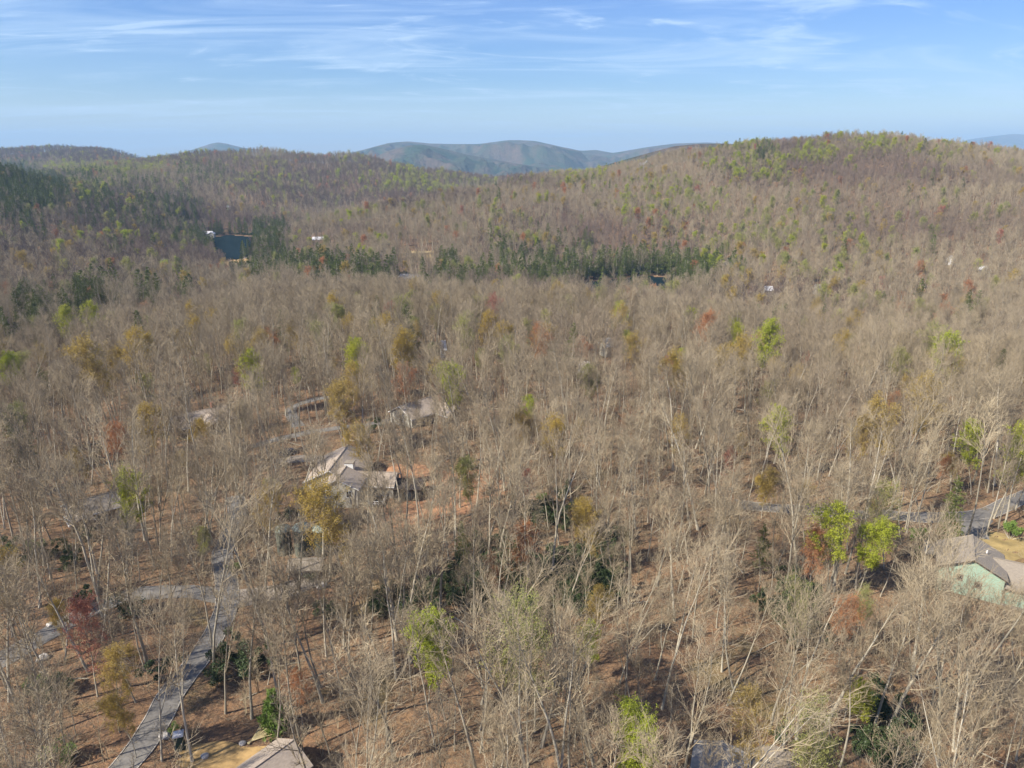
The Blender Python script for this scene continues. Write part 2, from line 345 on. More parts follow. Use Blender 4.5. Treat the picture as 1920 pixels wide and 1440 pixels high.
def broadleaf(seed, h, cr, lod=0, leaves=None, start=0.42, fork=False, density=1.0):
    """returns trunk MB, crown MB.  leaves = (count per twig, size) or None"""
    random.seed(seed)
    T, K = MB(), MB()
    r0 = h*0.0085*random.uniform(0.85, 1.2)
    lean = rv(0.07); lean.z = 0
    nseg = (10, 5, 3)[lod]
    tr, _ = path(Vector((0, 0, -0.5)), (UP+lean).normalized(), h*0.93, nseg, (0.045, 0.06, 0.07)[lod], 0.05)
    n = len(tr)
    if lod == 0:
        rad = [r0*(1.45 if i == 0 else (1-0.88*(i/(n-1))**1.1)) for i in range(n)]
    else: rad = [r0*(1.3, 1.5)[lod-1]*(1-0.85*i/(n-1)) for i in range(n)]
    T.tube(tr, rad, (7, 4, 3)[lod])
    stems = [(tr, start, r0, 1.0)]
    if fork and lod < 2:
        p, d = along(tr, 0.36); az = random.uniform(0, 6.28)
        L = h*0.55; st, _ = path(p, side_dir(d, 0.33, az), L, 6, 0.06, 0.06)
        T.tube(st, [r0*0.62*(1-0.85*i/6) for i in range(7)], (6, 4, 3)[lod]); stems.append((st, 0.15, r0*0.62, 0.8))
    NL = (14, 10, 9)[lod]; NB = (6, 4, 3)[lod]; NT = (5, 6, 3)[lod]; NF = ((2 if leaves else 1), 0, 0)[lod]
    NL = max(5, int(NL*density))
    def twig_leaves(p, q):
        if not leaves: return
        cnt, size = leaves
        for _ in range(cnt if cnt >= 1 else (1 if random.random() < cnt else 0)):
            c = p.lerp(q, random.uniform(0.2, 1.05)) + rv(size*0.9)
            K.leaf(c, rv(1).normalized()*size*random.uniform(0.6, 1.4), size*0.45, 1)
    for st, s0, sr, sc_ in stems:
        nl = NL if sc_ == 1.0 else NL//2
        az = random.uniform(0, 6.28)
        for i in range(nl):
            t = s0+(0.99-s0)*((i+random.random()*0.6)/nl)
            p, d = along(st, t); az += 2.4+random.uniform(-0.4, 0.4)
            k = (t-s0)/(1-s0)
            prof = 0.45+0.75*math.sin(math.pi*min(1, 0.22+0.62*k)) if k < 0.8 else 0.95-0.4*(k-0.8)/0.2
            L = cr*sc_*prof*random.uniform(0.75, 1.25)
            ang = R(random.uniform(34, 56)*(1-k)+random.uniform(10, 28)*k)
            lb, _ = path(p, side_dir(d, ang, az), L, (5, 3, 2)[lod], 0.10, (0.13, 0.18, 0.2)[lod])
            lr = sr*(0.36-0.20*k)
            K.tube(lb, [lr*(1-0.85*q/(len(lb)-1)) + (0, 0.01, 0.02)[lod] for q in range(len(lb))], (4, 3, 3)[lod])
            for j in range(NB+1):
                u = 0.25+0.75*((j+random.random()*0.5)/(NB+1))
                bp, bd = along(lb, min(u, 1)); 
                bl = L*(0.52-0.2*u)*random.uniform(0.7, 1.3)+0.4
                bd2 = side_dir(bd, R(random.uniform(25, 50)), random.uniform(0, 6.28)); bd2.z = bd2.z*0.75+0.22
                if lod == 2:
                    for _ in range(NT):
                        q = bp + (bd2.normalized()+rv(0.45)+UP*0.2)*bl*0.9
                        K.spike(bp, q, 0.06); twig_leaves(bp, q)
                    continue
                bb, _ = path(bp, bd2, bl, (3, 1)[lod], 0.12, 0.1)
                br = lr*0.42*(1.15-u*0.6)+0.012
                K.tube(bb, [br*(1-0.8*q/(len(bb)-1)) + (0, 0.02)[lod] for q in range(len(bb))], 3)
                for g in range(NT):
                    w = 0.15+0.85*(g+random.random())/NT
                    tp, td = along(bb, min(w, 1)); tl = bl*random.uniform(0.35, 0.7)*(1.1-0.4*w)+0.35
                    d3 = (side_dir(td, R(random.uniform(20, 55)), random.uniform(0, 6.28))+UP*0.22).normalized()
                    q = tp+d3*tl
                    K.spike(tp, q, (0.021, 0.042)[lod])
                    if lod == 1: twig_leaves(tp, q)
                    for e in range(NF):
                        s_ = tp.lerp(q, random.uniform(0.15, 0.9)); q2 = s_+(d3+rv(0.55)+UP*0.15).normalized()*tl*random.uniform(0.3, 0.7)
                        K.spike(s_, q2, 0.015); twig_leaves(s_, q2)
    return T, K

def conifer(seed, h, cr, lod=0, mi=1, start=0.18, drop=0.0, full=1.0):
    random.seed(seed); T, K = MB(), MB()
    tr, _ = path(Vector((0, 0, -0.5)), UP+rv(0.02), h, 5 if lod == 0 else 2, 0.012, 0.05)
    T.tube(tr, [h*0.012*(1-0.9*i/(len(tr)-1))+0.02 for i in range(len(tr))], 6 if lod == 0 else 3)
    whorls = int((22, 13, 8)[lod]); per = (6, 5, 4)[lod]
    for i in range(whorls):
        k = i/(whorls-1); t = start+(0.99-start)*k
        p0, _ = along(tr, t); az0 = random.uniform(0, 6.28)
        R_ = cr*(0.12+0.95*(1-k)**0.75)*(0.75+0.25*math.sin(min(1, k*5)*1.57))
        for j in range(per):
            if random.random() < 0.14: continue
            az = az0+6.28*j/per+random.uniform(-0.35, 0.35); L = R_*random.uniform(0.55, 1.25)
            el = R(random.uniform(-6, 14)+32*k-drop)
            d = Vector((math.cos(az)*math.cos(el), math.sin(az)*math.cos(el), math.sin(el)))
            br, _ = path(p0+UP*random.uniform(-0.4, 0.4), d, L, 2, 0.06, 0.05)
            if lod < 2: K.tube(br, [0.05, 0.035, 0.012], 3, 0)
            nt = int(max(3, L*(5.5, 2.6, 1.5)[lod])*full)
            size = (0.50, 0.95, 1.5)[lod]
            for g in range(nt):
                w = 0.22+0.78*(g+random.random())/nt
                q, qd = along(br, min(1, w)); spread = (1.05-w)*L*0.55+0.15
                c = q + Vector((random.uniform(-1, 1), random.uniform(-1, 1), random.uniform(-0.25, 0.35)))*spread
                for e in range((5, 4, 3)[lod]):
                    dd = (d*0.8+rv(0.55)+UP*0.3).normalized()*size*random.uniform(0.6, 1.2)
                    K.spike(c, c+dd, size*(0.13, 0.17, 0.2)[lod], mi)
    return T, K

def joined(A, B):
    J = MB(); J.v = A.v+B.v; o = len(A.v)
    J.f = A.f+[tuple(i+o for i in f) for f in B.f]
    J.m = [0]*len(A.f)+[m+1 for m in B.m]
    return J
PROTO = bpy.data.collections.new('tree_forms')      # never linked to the scene
LIB = {}        # kind -> lod -> list of (trunk_mesh, crown_mesh, joined object name, height)
def add_form(kind, lod, T, K, cmats, hgt):
    lst = LIB.setdefault(kind, {}).setdefault(lod, [])
    tm = T.mesh(kind+'_trunk', [M['trunk']], True) if lod == 0 else None
    cm = K.mesh(kind+'_crown', cmats) if lod == 0 else None
    jm = joined(T, K).mesh(kind+'_tree', [M['trunk']]+cmats)
    lst.append((tm, cm, jm, hgt))
S = 100
for v in range(15):
    S += 1; T, K = broadleaf(S, 19+1.7*(v % 5), (3.3, 5.4, 4.2)[v % 3], 0, None, (0.60, 0.44, 0.52, 0.36)[v % 4], v % 3 == 1, (0.9, 0.75, 1.25)[v % 3]); add_form('bare', 0, T, K, [M['twig']], 20)
for v in range(5):
    S += 1; T, K = broadleaf(S, 20, 4.9, 1); add_form('bare', 1, T, K, [M['twig']], 20)
for v in range(4):
    S += 1; T, K = broadleaf(S, 20, 4.9, 2); add_form('bare', 2, T, K, [M['twig']], 20)
for v in range(4):
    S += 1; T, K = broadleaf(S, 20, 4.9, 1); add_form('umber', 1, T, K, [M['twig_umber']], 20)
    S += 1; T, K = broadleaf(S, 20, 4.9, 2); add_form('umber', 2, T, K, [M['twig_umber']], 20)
for kind in ('lime', 'olive', 'gold', 'orange', 'red'):
    full = {'lime': 1, 'olive': 0.45, 'gold': 0.55, 'orange': 0.6, 'red': 0.6}[kind]
    for v in range(2):
        S += 1; T, K = broadleaf(S, 20, 4.4, 0, ((12, 0.19) if kind == 'lime' else (9, 0.16)), 0.36, v == 1, 1.0); add_form(kind, 0, T, K, [M['twig_'+kind], M[kind]], 18)
    for v in range(2):
        S += 1; T, K = broadleaf(S, 20, 4.6, 1, (7 if full < 1 else 11, 0.42)); add_form(kind, 1, T, K, [M['twig_'+kind], M[kind]], 18)
        S += 1; T, K = broadleaf(S, 20, 4.6, 2, (2 if full < 1 else 5, 0.95)); add_form(kind, 2, T, K, [M['twig_'+kind], M[kind]], 18)
for v in range(4):
    S += 1; T, K = conifer(S, 22, 4.4-0.4*(v % 2), 0); add_form('pine', 0, T, K, [M['twig'], M['needle']], 22)
for v in range(4):
    S += 1; T, K = conifer(S, 22, 4.6, 1); add_form('pine', 1, T, K, [M['twig'], M['needle']], 22)
    S += 1; T, K = conifer(S, 22, 4.8, 2); add_form('pine', 2, T, K, [M['twig'], M['needle']], 22)
rng = np.random.default_rng(12); random.seed(12)

# ------------------------------------------------------------------ helpers for things
def tag(o, label=None, cat=None, group=None, kind=None):
    if label: o['label'] = label
    if cat: o['category'] = cat
    if group: o['group'] = group
    if kind: o['kind'] = kind
    return o
def link(name, me, parent=None, loc=None):
    o = bpy.data.objects.new(name, me); COL.objects.link(o)
    if parent: o.parent = parent
    if loc is not None: o.location = loc
    return o
def empty(name, loc, rz=0, scale=1):
    o = bpy.data.objects.new(name, None); COL.objects.link(o); o.location = loc; o.rotation_euler = (0, 0, rz); o.empty_display_size = 0.5
    o.scale = (scale, scale, scale) if not hasattr(scale, '__len__') else scale
    return o

# ------------------------------------------------------------------ ground
def grid_mesh(name, X, Y, Z, m, extra=None):
    a, b = X.shape
    co = np.stack([X, Y, Z], -1).reshape(-1, 3).astype(np.float32)
    idx = np.arange(a*b).reshape(a, b)
    q = np.stack([idx[:-1, :-1], idx[1:, :-1], idx[1:, 1:], idx[:-1, 1:]], -1).reshape(-1, 4)
    me = bpy.data.meshes.new(name); me.vertices.add(len(co)); me.vertices.foreach_set('co', co.ravel())
    me.loops.add(q.size); me.loops.foreach_set('vertex_index', q.ravel().astype(np.int32))
    me.polygons.add(len(q)); me.polygons.foreach_set('loop_start', (np.arange(len(q))*4).astype(np.int32))
    me.polygons.foreach_set('use_smooth', np.ones(len(q), bool))
    me.update(calc_edges=True); me.materials.append(m)
    return me
def ground_material():
    m, n, l, b = mat('leaf_litter_ground')
    t = n.new('ShaderNodeTexCoord'); v = t.outputs['Object']
    big = noise_tex(n, l, v, 0.02, 3, 0.6, 0.5); mid = noise_tex(n, l, v, 0.16, 5, 0.7, 0.6); fine = noise_tex(n, l, v, 1.2, 6, 0.85, 0.6); tiny = noise_tex(n, l, v, 6.0, 2, 0.8)
    c = link_mix(n, l, mrange(n, l, mid.outputs[0], 0.35, 0.65), (0.28, 0.158, 0.082), (0.19, 0.12, 0.07))
    c = link_mix(n, l, mrange(n, l, big.outputs[0], 0.42, 0.66), c, (0.29, 0.185, 0.10))
    c = link_mix(n, l, mrange(n, l, fine.outputs[0], 0.43, 0.56, 0, 0.9), c, (0.105, 0.07, 0.048))
    c = link_mix(n, l, mrange(n, l, tiny.outputs[0], 0.55, 0.72, 0, 0.6), c, (0.46, 0.31, 0.19))
    green = noise_tex(n, l, v, 0.035, 4, 0.7, 1.0)
    c = link_mix(n, l, mrange(n, l, green.outputs[0], 0.58, 0.70, 0, 0.55), c, (0.15, 0.14, 0.055))
    l.new(c, b.inputs['Base Color']); b.inputs['Roughness'].default_value = 0.95; b.inputs['Specular IOR Level'].default_value = 0.1
    bp = n.new('ShaderNodeBump'); bp.inputs['Strength'].default_value = 0.8; bp.inputs['Distance'].default_value = 0.25
    l.new(fine.outputs[0], bp.inputs['Height']); l.new(bp.outputs[0], b.inputs['Normal'])
    return m
M['ground'] = ground_material()
ug = np.linspace(-1.15, 1.15, 560)
yr = np.concatenate([np.linspace(-60, 38, 24), np.exp(np.linspace(math.log(40), math.log(4500), 520)), np.exp(np.linspace(math.log(4700), math.log(32000), 30))])
UU, YY = np.meshgrid(ug, yr, indexing='ij')
XX = UU*np.maximum(YY, 75)
ZZ = H(XX, YY)
tag(link('ground', grid_mesh('ground', XX, YY, ZZ, M['ground'])), kind='structure')
zlow = float(ZZ.min())

# lakes
m, n, l, b = mat('lake_water'); b.inputs['Base Color'].default_value = (0.01, 0.022, 0.025, 1); b.inputs['Roughness'].default_value = 0.15; b.inputs['Specular IOR Level'].default_value = 0.04
t = n.new('ShaderNodeTexCoord'); x = noise_tex(n, l, t.outputs['Object'], 0.5, 4, 0.6); bp = n.new('ShaderNodeBump'); bp.inputs['Strength'].default_value = 0.04; bp.inputs['Distance'].default_value = 0.1
l.new(x.outputs[0], bp.inputs['Height']); l.new(bp.outputs[0], b.inputs['Normal']); df = n.new('ShaderNodeBsdfDiffuse'); df.inputs[0].default_value = (0.008, 0.018, 0.022, 1); mx = n.new('ShaderNodeMixShader'); mx.inputs[0].default_value = 0.93; l.new(b.outputs[0], mx.inputs[1]); l.new(df.outputs[0], mx.inputs[2]); l.new(mx.outputs[0], n['Material Output'].inputs[0]); M['water'] = m
for poly, lz in lake_polys.values():
    cx = sum(p[0] for p in poly)/len(poly); cyy = sum(p[1] for p in poly)/len(poly)
    mb = MB(); mb.v = [Vector((cx+(px-cx)*1.12, cyy+(py-cyy)*1.12, lz)) for px, py in poly]; mb.f = [tuple(range(len(poly)))]; mb.m = [0]
    tag(link('lake', mb.mesh('lake', [M['water']])), kind='structure')

# far mountains
def mountain_material():
    m, n, l, b = mat('far_wooded_mountain')
    t = n.new('ShaderNodeTexCoord'); v = t.outputs['Object']
    a = noise_tex(n, l, v, 0.0022, 6, 0.65, 0.8); f = noise_tex(n, l, v, 0.05, 4, 0.75)
    c = link_mix(n, l, mrange(n, l, a.outputs[0], 0.42, 0.6), (0.14, 0.10, 0.075), (0.04, 0.07, 0.04))
    c = link_mix(n, l, mrange(n, l, f.outputs[0], 0.4, 0.62, 0, 0.6), c, (0.04, 0.045, 0.03))
    l.new(c, b.inputs['Base Color']); b.inputs['Roughness'].default_value = 1; b.inputs['Specular IOR Level'].default_value = 0
    bp = n.new('ShaderNodeBump'); bp.inputs['Strength'].default_value = 1; bp.inputs['Distance'].default_value = 14
    l.new(f.outputs[0], bp.inputs['Height']); l.new(bp.outputs[0], b.inputs['Normal'])
    return m
M['mountain'] = mountain_material()
def mountain(sky_pts, Yc, front, amp, wl, seed):
    pu = [(p[0]-960)/F for p in sky_pts]; pz = [CAM_Z+Yc*ray(960, p[1])[1] for p in sky_pts]
    us = np.linspace(pu[0], pu[-1], 420); t = np.concatenate([np.linspace(0, 1, 90), np.linspace(1.03, 1.7, 14)])
    U, T = np.meshgrid(us, t, indexing='ij')
    Y = Yc-front+T*front; X = U*Y
    zs = np.interp(us, pu, pz); k = np.exp(-np.linspace(-2, 2, 9)**2); k /= k.sum(); zs = np.convolve(np.pad(zs, 4, 'edge'), k, 'valid')
    base = -165
    p = np.where(T <= 1, np.clip(T, 0, 1)**0.85, 1-(T-1)/0.7)
    Z = base+(zs[:, None]-base)*p
    lim = CAM_Z+(zs[:, None]-CAM_Z)*Y/Yc-4
    nz = np.zeros_like(Z)
    for w, a in ((wl, 1.0), (wl*0.5, 0.5), (wl*0.24, 0.26), (wl*0.11, 0.13)):
        fl = np.array([mnoise.noise((xx/w+seed, yy/w, seed*1.3)) for xx, yy in zip(X.ravel(), Y.ravel()*0.8)]).reshape(X.shape)
        nz += a*(0.45-2.2*np.abs(fl))
    Z = Z + amp*nz*np.clip(np.sin(np.pi*np.clip(T, 0, 1))*1.0, 0.0, 1) 
    Z = np.where(T < 0.97, np.minimum(Z, lim-30*np.abs(np.array([mnoise.noise((a_/420.0+seed, b_/420.0, 3.3)) for a_, b_ in zip(X.ravel(), Y.ravel())]).reshape(X.shape))*Yc/9500), Z)
    edge = np.clip(np.minimum((U-us[0]), (us[-1]-U))/((us[-1]-us[0])*0.12), 0, 1)
    Z = base-15+(Z-base+15)*edge
    tag(link('mountain', grid_mesh('mountain', X, Y, Z, M['mountain'])), kind='structure')
mountain([(1600,300),(1700,285),(1770,262),(1800,257),(1850,251),(1880,253),(1920,253),(2050,258),(2200,280),(2350,300)], 21000, 5000, 300, 2200, 1.1)
mountain([(1700,310),(1800,296),(1850,284),(1890,282),(1920,279),(2050,281),(2200,290),(2300,305)], 12000, 2500, 90, 1500, 2.3)
mountain([(1780,306),(1840,296),(1880,291),(1920,289),(2050,290),(2200,300)], 6500, 1500, 40, 900, 2.9)
mountain([(250,300),(330,293),(372,286),(400,277),(425,269),(437,267),(450,269),(480,277),(540,284),(660,300)], 11000, 2600, 70, 1200, 3.7)
mountain([(500,315),(620,296),(690,282),(740,268),(775,265),(815,269),(850,270),(900,270),(940,265),(965,263),(1000,264),(1030,271),(1080,283),(1110,281),(1140,287),(1200,276),(1250,269),(1310,267),(1400,275),(1600,300)], 9500, 3800, 260, 1300, 4.9)
mountain([(600,330),(690,306),(740,282),(775,273),(800,271),(830,277),(880,290),(960,305),(1040,318),(1100,330)], 6300, 1500, 110, 700, 6.1)
mountain([(1000,335),(1100,318),(1160,300),(1200,288),(1250,274),(1290,270),(1340,269),(1420,276),(1600,300)], 2500, 650, 18, 420, 7.7)

# ------------------------------------------------------------------ roads
M['asphalt'] = simple('worn_asphalt', (0.15, 0.14, 0.125), 0.9, 0.30, 0.9)
M['gravel'] = simple('pale_gravel', (0.24, 0.205, 0.165), 0.95, 0.3, 0.9)
M['concrete'] = simple('pale_concrete_kerb', (0.36, 0.33, 0.28), 0.85, 0.2, 1.5)
M['straw'] = simple('straw_coloured_dirt', (0.36, 0.235, 0.095), 0.95, 0.35, 0.5)
M['grass'] = simple('dry_lawn', (0.27, 0.20, 0.08), 0.95, 0.4, 0.35)
def smooth_line(P, step=1.2):
    P = [Vector((x, y, 0)) for x, y in P]; out = []
    for i in range(len(P)-1):
        a = P[max(i-1, 0)]; b_, c = P[i], P[i+1]; d = P[min(i+2, len(P)-1)]
        n_ = max(2, int((c-b_).length/step))
        for k in range(n_):
            t = k/n_
            out.append(0.5*((2*b_)+(c-a)*t+(2*a-5*b_+4*c-d)*t*t+(3*b_-a-3*c+d)*t**3))
    out.append(P[-1]); return out
ROADS = []
def road(name, pix, w, m, lift=0.05, kerb=False, reg=True):
    P = smooth_line([at(*p) for p in pix]); W = 7
    if reg: ROADS.append((np.array([(p.x, p.y) for p in P]), w/2))
    xs, ys = [], []
    nrm = []
    for i, p in enumerate(P):
        d = (P[min(i+1, len(P)-1)]-P[max(i-1, 0)]).normalized(); nn = Vector((-d.y, d.x, 0)); nrm.append(nn)
        ww = w*(1+0.05*math.sin(i*0.7)+0.03*math.sin(i*1.9))
        xs.append([p.x+nn.x*ww*(k/(W-1)-0.5) for k in range(W)]); ys.append([p.y+nn.y*ww*(k/(W-1)-0.5) for k in range(W)])
    X = np.array(xs); Y = np.array(ys); Z = H(X, Y)+lift+0.04
    tag(link(name, grid_mesh(name, X, Y, Z, m)), kind='structure')
    if kerb:
        for sgn in (-1, 1):
            mb = MB(); 
            for i, p in enumerate(P):
                for a, up in ((w/2, 0.0), (w/2, 0.10), (w/2+0.13, 0.10), (w/2+0.13, -0.1)):
                    q = p+nrm[i]*sgn*a; mb.v.append(Vector((q.x, q.y, h1(q.x, q.y)+0.06+up)))
            for i in range(len(P)-1):
                for k in range(3): mb.f.append((i*4+k, i*4+k+1, i*4+k+5, i*4+k+4)); mb.m.append(0)
            tag(link('kerb', mb.mesh('kerb', [M['concrete']])), kind='structure')
road('road', [(170,1500),(245,1425),(290,1360),(330,1290),(370,1240),(405,1185),(425,1135),(424,1085),(416,1040),(432,1000),(446,962),(440,930)], 3.7, M['asphalt'], kerb=True)
road('road', [(440,1122),(380,1112),(300,1110),(240,1118),(160,1150),(80,1195),(-20,1250)], 4.2, M['asphalt'], 0.03)
road('driveway', [(430,1125),(480,1118),(530,1108),(575,1090),(600,1078)], 5.5, M['gravel'], 0.02)
road('road', [(470,838),(545,818),(600,808),(690,796),(735,788),(760,780)], 3.8, M['asphalt'])
road('driveway', [(560,800),(545,770),(580,752),(640,745)], 3.5, M['asphalt'], 0.02)
road('driveway', [(520,868),(548,861),(590,860),(600,868)], 4.5, M['gravel'])
road('road', [(1380,945),(1450,952),(1540,961),(1640,966),(1740,970),(1830,966),(1880,950),(1935,925)], 4.0, M['asphalt'], kerb=True)
road('driveway', [(1836,968),(1826,985),(1828,1008)], 5.2, M['asphalt'], 0.02)
road('driveway', [(1960,1105),(1925,1115),(1890,1125),(1878,1135)], 8, M['gravel'])
road('path', [(1000,628),(990,600),(1000,585)], 4, M['ground'], 0.02)
def patch(name, cxy, rx, ry, m, lift=0.03, seed=1):
    cx, cyy = cxy; a = np.linspace(0, 2*math.pi, 49); r = np.linspace(0, 1, 9)
    A, Q = np.meshgrid(a, r, indexing='ij'); wob = 1+0.14*np.sin(3*A+seed)+0.08*np.sin(7*A+seed*2)
    wob[-1] = wob[0]
    X = cx+np.cos(A)*Q*rx*wob; Y = cyy+np.sin(A)*Q*ry*wob
    tag(link(name, grid_mesh(name, X, Y, H(X, Y)+lift, m)), kind='structure')
patch('dirt_clearing', at(430,1425), 7.5, 2.6, M['straw'], 0.04, 1)
patch('dirt_clearing', at(1890,1025), 7, 5, M['grass'], 0.03, 2)
patch('lake_beach', at(447,492), 13, 26, M['straw'], 0.25, 4)
patch('dry_lawn', at(345,812), 9, 5, M['grass'], 0.03, 5)
patch('gravel_pad', at(1430,1432), 5, 3.5, M['gravel'], 0.03, 6)
patch('leafy_clearing', at(800,918), 17, 15, simple('orange_leaf_carpet', (0.33, 0.17, 0.085), 0.95, 0.5, 0.8), 0.03, 7)

# ------------------------------------------------------------------ the air
mb = MB(); mb.box(-44000, -90, zlow-1.0, 44000, 33500, 900)
hm = bpy.data.materials.new('haze_air'); hm.use_nodes = True; hn = hm.node_tree.nodes; hn.clear()
ho = hn.new('ShaderNodeOutputMaterial'); hv = hn.new('ShaderNodeVolumePrincipled'); hm.node_tree.links.new(hv.outputs[0], ho.inputs['Volume'])
hv.inputs['Color'].default_value = (0.48, 0.74, 1.0, 1); hv.inputs['Density'].default_value = 7e-5; hv.inputs['Anisotropy'].default_value = 0.0
tag(link('haze', mb.mesh('haze', [hm])), kind='stuff')

# ------------------------------------------------------------------ buildings
M['roof_brown'] = simple('brown_grey_shingle_roof', (0.24, 0.205, 0.16), 0.9, 0.18, 2.2, streak=(1, 1, 4))
M['roof_tan'] = simple('tan_shingle_roof', (0.34, 0.28, 0.22), 0.9, 0.2, 2.0, streak=(1, 1, 4))
M['roof_grey'] = simple('grey_shingle_roof', (0.25, 0.235, 0.21), 0.9, 0.22, 2.0)
M['roof_pale'] = simple('pale_weathered_roof', (0.55, 0.54, 0.53), 0.8, 0.15, 1.0)
M['mint'] = simple('mint_green_siding', (0.29, 0.40, 0.30), 0.8, 0.14, 1.6, streak=(1, 1, 5))
M['beige'] = simple('grey_beige_siding', (0.38, 0.36, 0.30), 0.8, 0.1, 1.2)
M['woodwall'] = simple('brown_wood_siding', (0.17, 0.11, 0.07), 0.85, 0.2, 1.5, streak=(1, 1, 6))
M['white'] = simple('white_trim', (0.72, 0.72, 0.70), 0.6, 0.06, 2)
M['brick'] = simple('red_brick', (0.33, 0.15, 0.10), 0.9, 0.25, 5)
M['darkwood'] = simple('dark_timber', (0.06, 0.045, 0.035), 0.8, 0.25, 3)
M['sawn'] = simple('fresh_yellow_timber', (0.62, 0.47, 0.22), 0.7, 0.15, 3)
M['pole'] = simple('pale_cut_wood', (0.60, 0.50, 0.26), 0.7, 0.2, 4)
m, n, l, b = mat('window_glass'); b.inputs['Base Color'].default_value = (0.03, 0.035, 0.04, 1); b.inputs['Roughness'].default_value = 0.08; M['glass'] = m
m, n, l, b = mat('porch_screen'); b.inputs['Base Color'].default_value = (0.03, 0.035, 0.04, 1); b.inputs['Roughness'].default_value = 0.6; M['screen'] = m
DISCS = []      # places where no tree stands: x, y, radius

def mpoly(s, pts, mi=0):
    base = len(s.v); s.v += [Vector(p) for p in pts]; s.f.append(tuple(range(base, base+len(pts)))); s.m.append(mi)
def block(parent, cx, cy, rot, w, L, h, rise, wm_, rm_, over=0.45, wins=(), down=2.5, ridge_cap=True, fascia='white'):
    """one gabled volume; its ridge runs along local y.  wins: (face, along, sill height, width, height)"""
    mt = Matrix.Translation((cx, cy, 0)) @ Matrix.Rotation(R(rot), 4, 'Z')
    a, b = w/2, L/2
    wl_ = MB()
    for sg in (-1, 1):
        y = sg*b
        mpoly(wl_, [mt@Vector(p) for p in ((-a, y, -down), (a, y, -down), (a, y, h), (0, y, h+rise), (-a, y, h))][::(1 if sg < 0 else -1)])
        x = sg*a
        mpoly(wl_, [mt@Vector(p) for p in ((x, -b, -down), (x, b, -down), (x, b, h), (x, -b, h))][::(1 if sg > 0 else -1)])
    link('wall', wl_.mesh('wall', [wm_]), parent)
    rf = MB(); th = 0.16; sl = rise/a; o = over; A = a+o; B = b+o
    for sg in (-1, 1):
        top = [(0, -B, h+rise+0.05), (sg*A, -B, h-sl*o+0.05), (sg*A, B, h-sl*o+0.05), (0, B, h+rise+0.05)]
        low = [(p[0], p[1], p[2]+th) for p in top]
        top = [mt@Vector(p) for p in top]; low = [mt@Vector(p) for p in low]
        mpoly(rf, low); mpoly(rf, top[::-1])
        for i in range(4):
            j = (i+1) % 4; mpoly(rf, [top[i], top[j], low[j], low[i]])
    ro = link('roof', rf.mesh('roof', [rm_]), parent)
    if ridge_cap:
        rc = MB(); rc.box(-0.14, -B-0.02, h+rise+0.2, 0.14, B+0.02, h+rise+0.28, 0, mt); link('ridge_cap', rc.mesh('ridge_cap', [rm_]), ro)
    if fascia:
        fa = MB()
        for sg in (-1, 1):
            fa.box(sg*A-0.03 if sg > 0 else sg*A-0.09, -B, h-sl*o-0.12, sg*A+0.09 if sg > 0 else sg*A+0.03, B, h-sl*o+0.09, 0, mt)
            for s2 in (-1, 1):
                y = s2*(B+0.04)
                for dz in (0,):
                    q = [(0, y, h+rise-0.06), (sg*A, y, h-sl*o-0.06), (sg*A, y, h-sl*o+0.18), (0, y, h+rise+0.18)]
                    mpoly(fa, [mt@Vector(p) for p in q])
        link('fascia', fa.mesh('fascia', [M[fascia]]), ro)
    for f, al, z, ww, hh in wins:
        if f == 'f': fm = mt @ Matrix.Translation((al, -b, z))
        elif f == 'k': fm = mt @ Matrix.Translation((al, b, z)) @ Matrix.Rotation(math.pi, 4, 'Z')
        elif f == 'l': fm = mt @ Matrix.Translation((-a, al, z)) @ Matrix.Rotation(-math.pi/2, 4, 'Z')
        else: fm = mt @ Matrix.Translation((a, al, z)) @ Matrix.Rotation(math.pi/2, 4, 'Z')
        fr = MB(); t_ = 0.09
        fr.box(-ww/2-t_, -0.07, -t_, -ww/2, 0.02, hh+t_, 0, fm); fr.box(ww/2, -0.07, -t_, ww/2+t_, 0.02, hh+t_, 0, fm)
        fr.box(-ww/2, -0.07, -t_, ww/2, 0.02, 0, 0, fm); fr.box(-ww/2, -0.07, hh, ww/2, 0.02, hh+t_, 0, fm); fr.box(-0.03, -0.06, 0, 0.03, 0.02, hh, 0, fm)
        wo_ = link('window', fr.mesh('window', [M['darkwood'] if wm_ == M['mint'] else M['white']]), parent)
        pn = MB(); pn.box(-ww/2, -0.03, 0, ww/2, 0.03, hh, 0, fm); link('pane', pn.mesh('pane', [M['glass']]), wo_)
    return mt, ro
def chimney(ro, x, y, z0, z1, m, s=0.5, cap='white'):
    c = MB(); c.box(x-s, y-s, z0, x+s, y+s, z1); link('chimney', c.mesh('chimney', [m]), ro)
    c = MB(); c.box(x-s-0.1, y-s-0.1, z1, x+s+0.1, y+s+0.1, z1+0.15); link('chimney_cap', c.mesh('chimney_cap', [M[cap]]), ro)
def rail(parent, name, pts, h, m, step=1.2):
    mb = MB()
    for (x0, y0, z0), (x1, y1, z1) in zip(pts, pts[1:]):
        L = math.hypot(x1-x0, y1-y0); k = max(1, int(L/step)); 
        mb.tube([Vector((x0, y0, z0+h)), Vector((x1, y1, z1+h))], [0.05, 0.05], 4)
        mb.tube([Vector((x0, y0, z0+h*0.5)), Vector((x1, y1, z1+h*0.5))], [0.03, 0.03], 4)
        for i in range(k+1):
            t = i/k; p = Vector((x0+(x1-x0)*t, y0+(y1-y0)*t, z0)); mb.tube([p, p+UP*h], [0.05, 0.05], 4)
    link(name, mb.mesh(name, [m]), parent)
def site(px, py, above=0.0):
    x, y = at(px, py, above); return x, y, h1(x, y)
def house(name, px, py, above, rz, label, cat='house', clear=9, group=None):
    x, y, z = site(px, py, above)
    DISCS.append((x, y, clear)); return tag(empty(name, (x, y, z), R(rz)), label, cat, group)

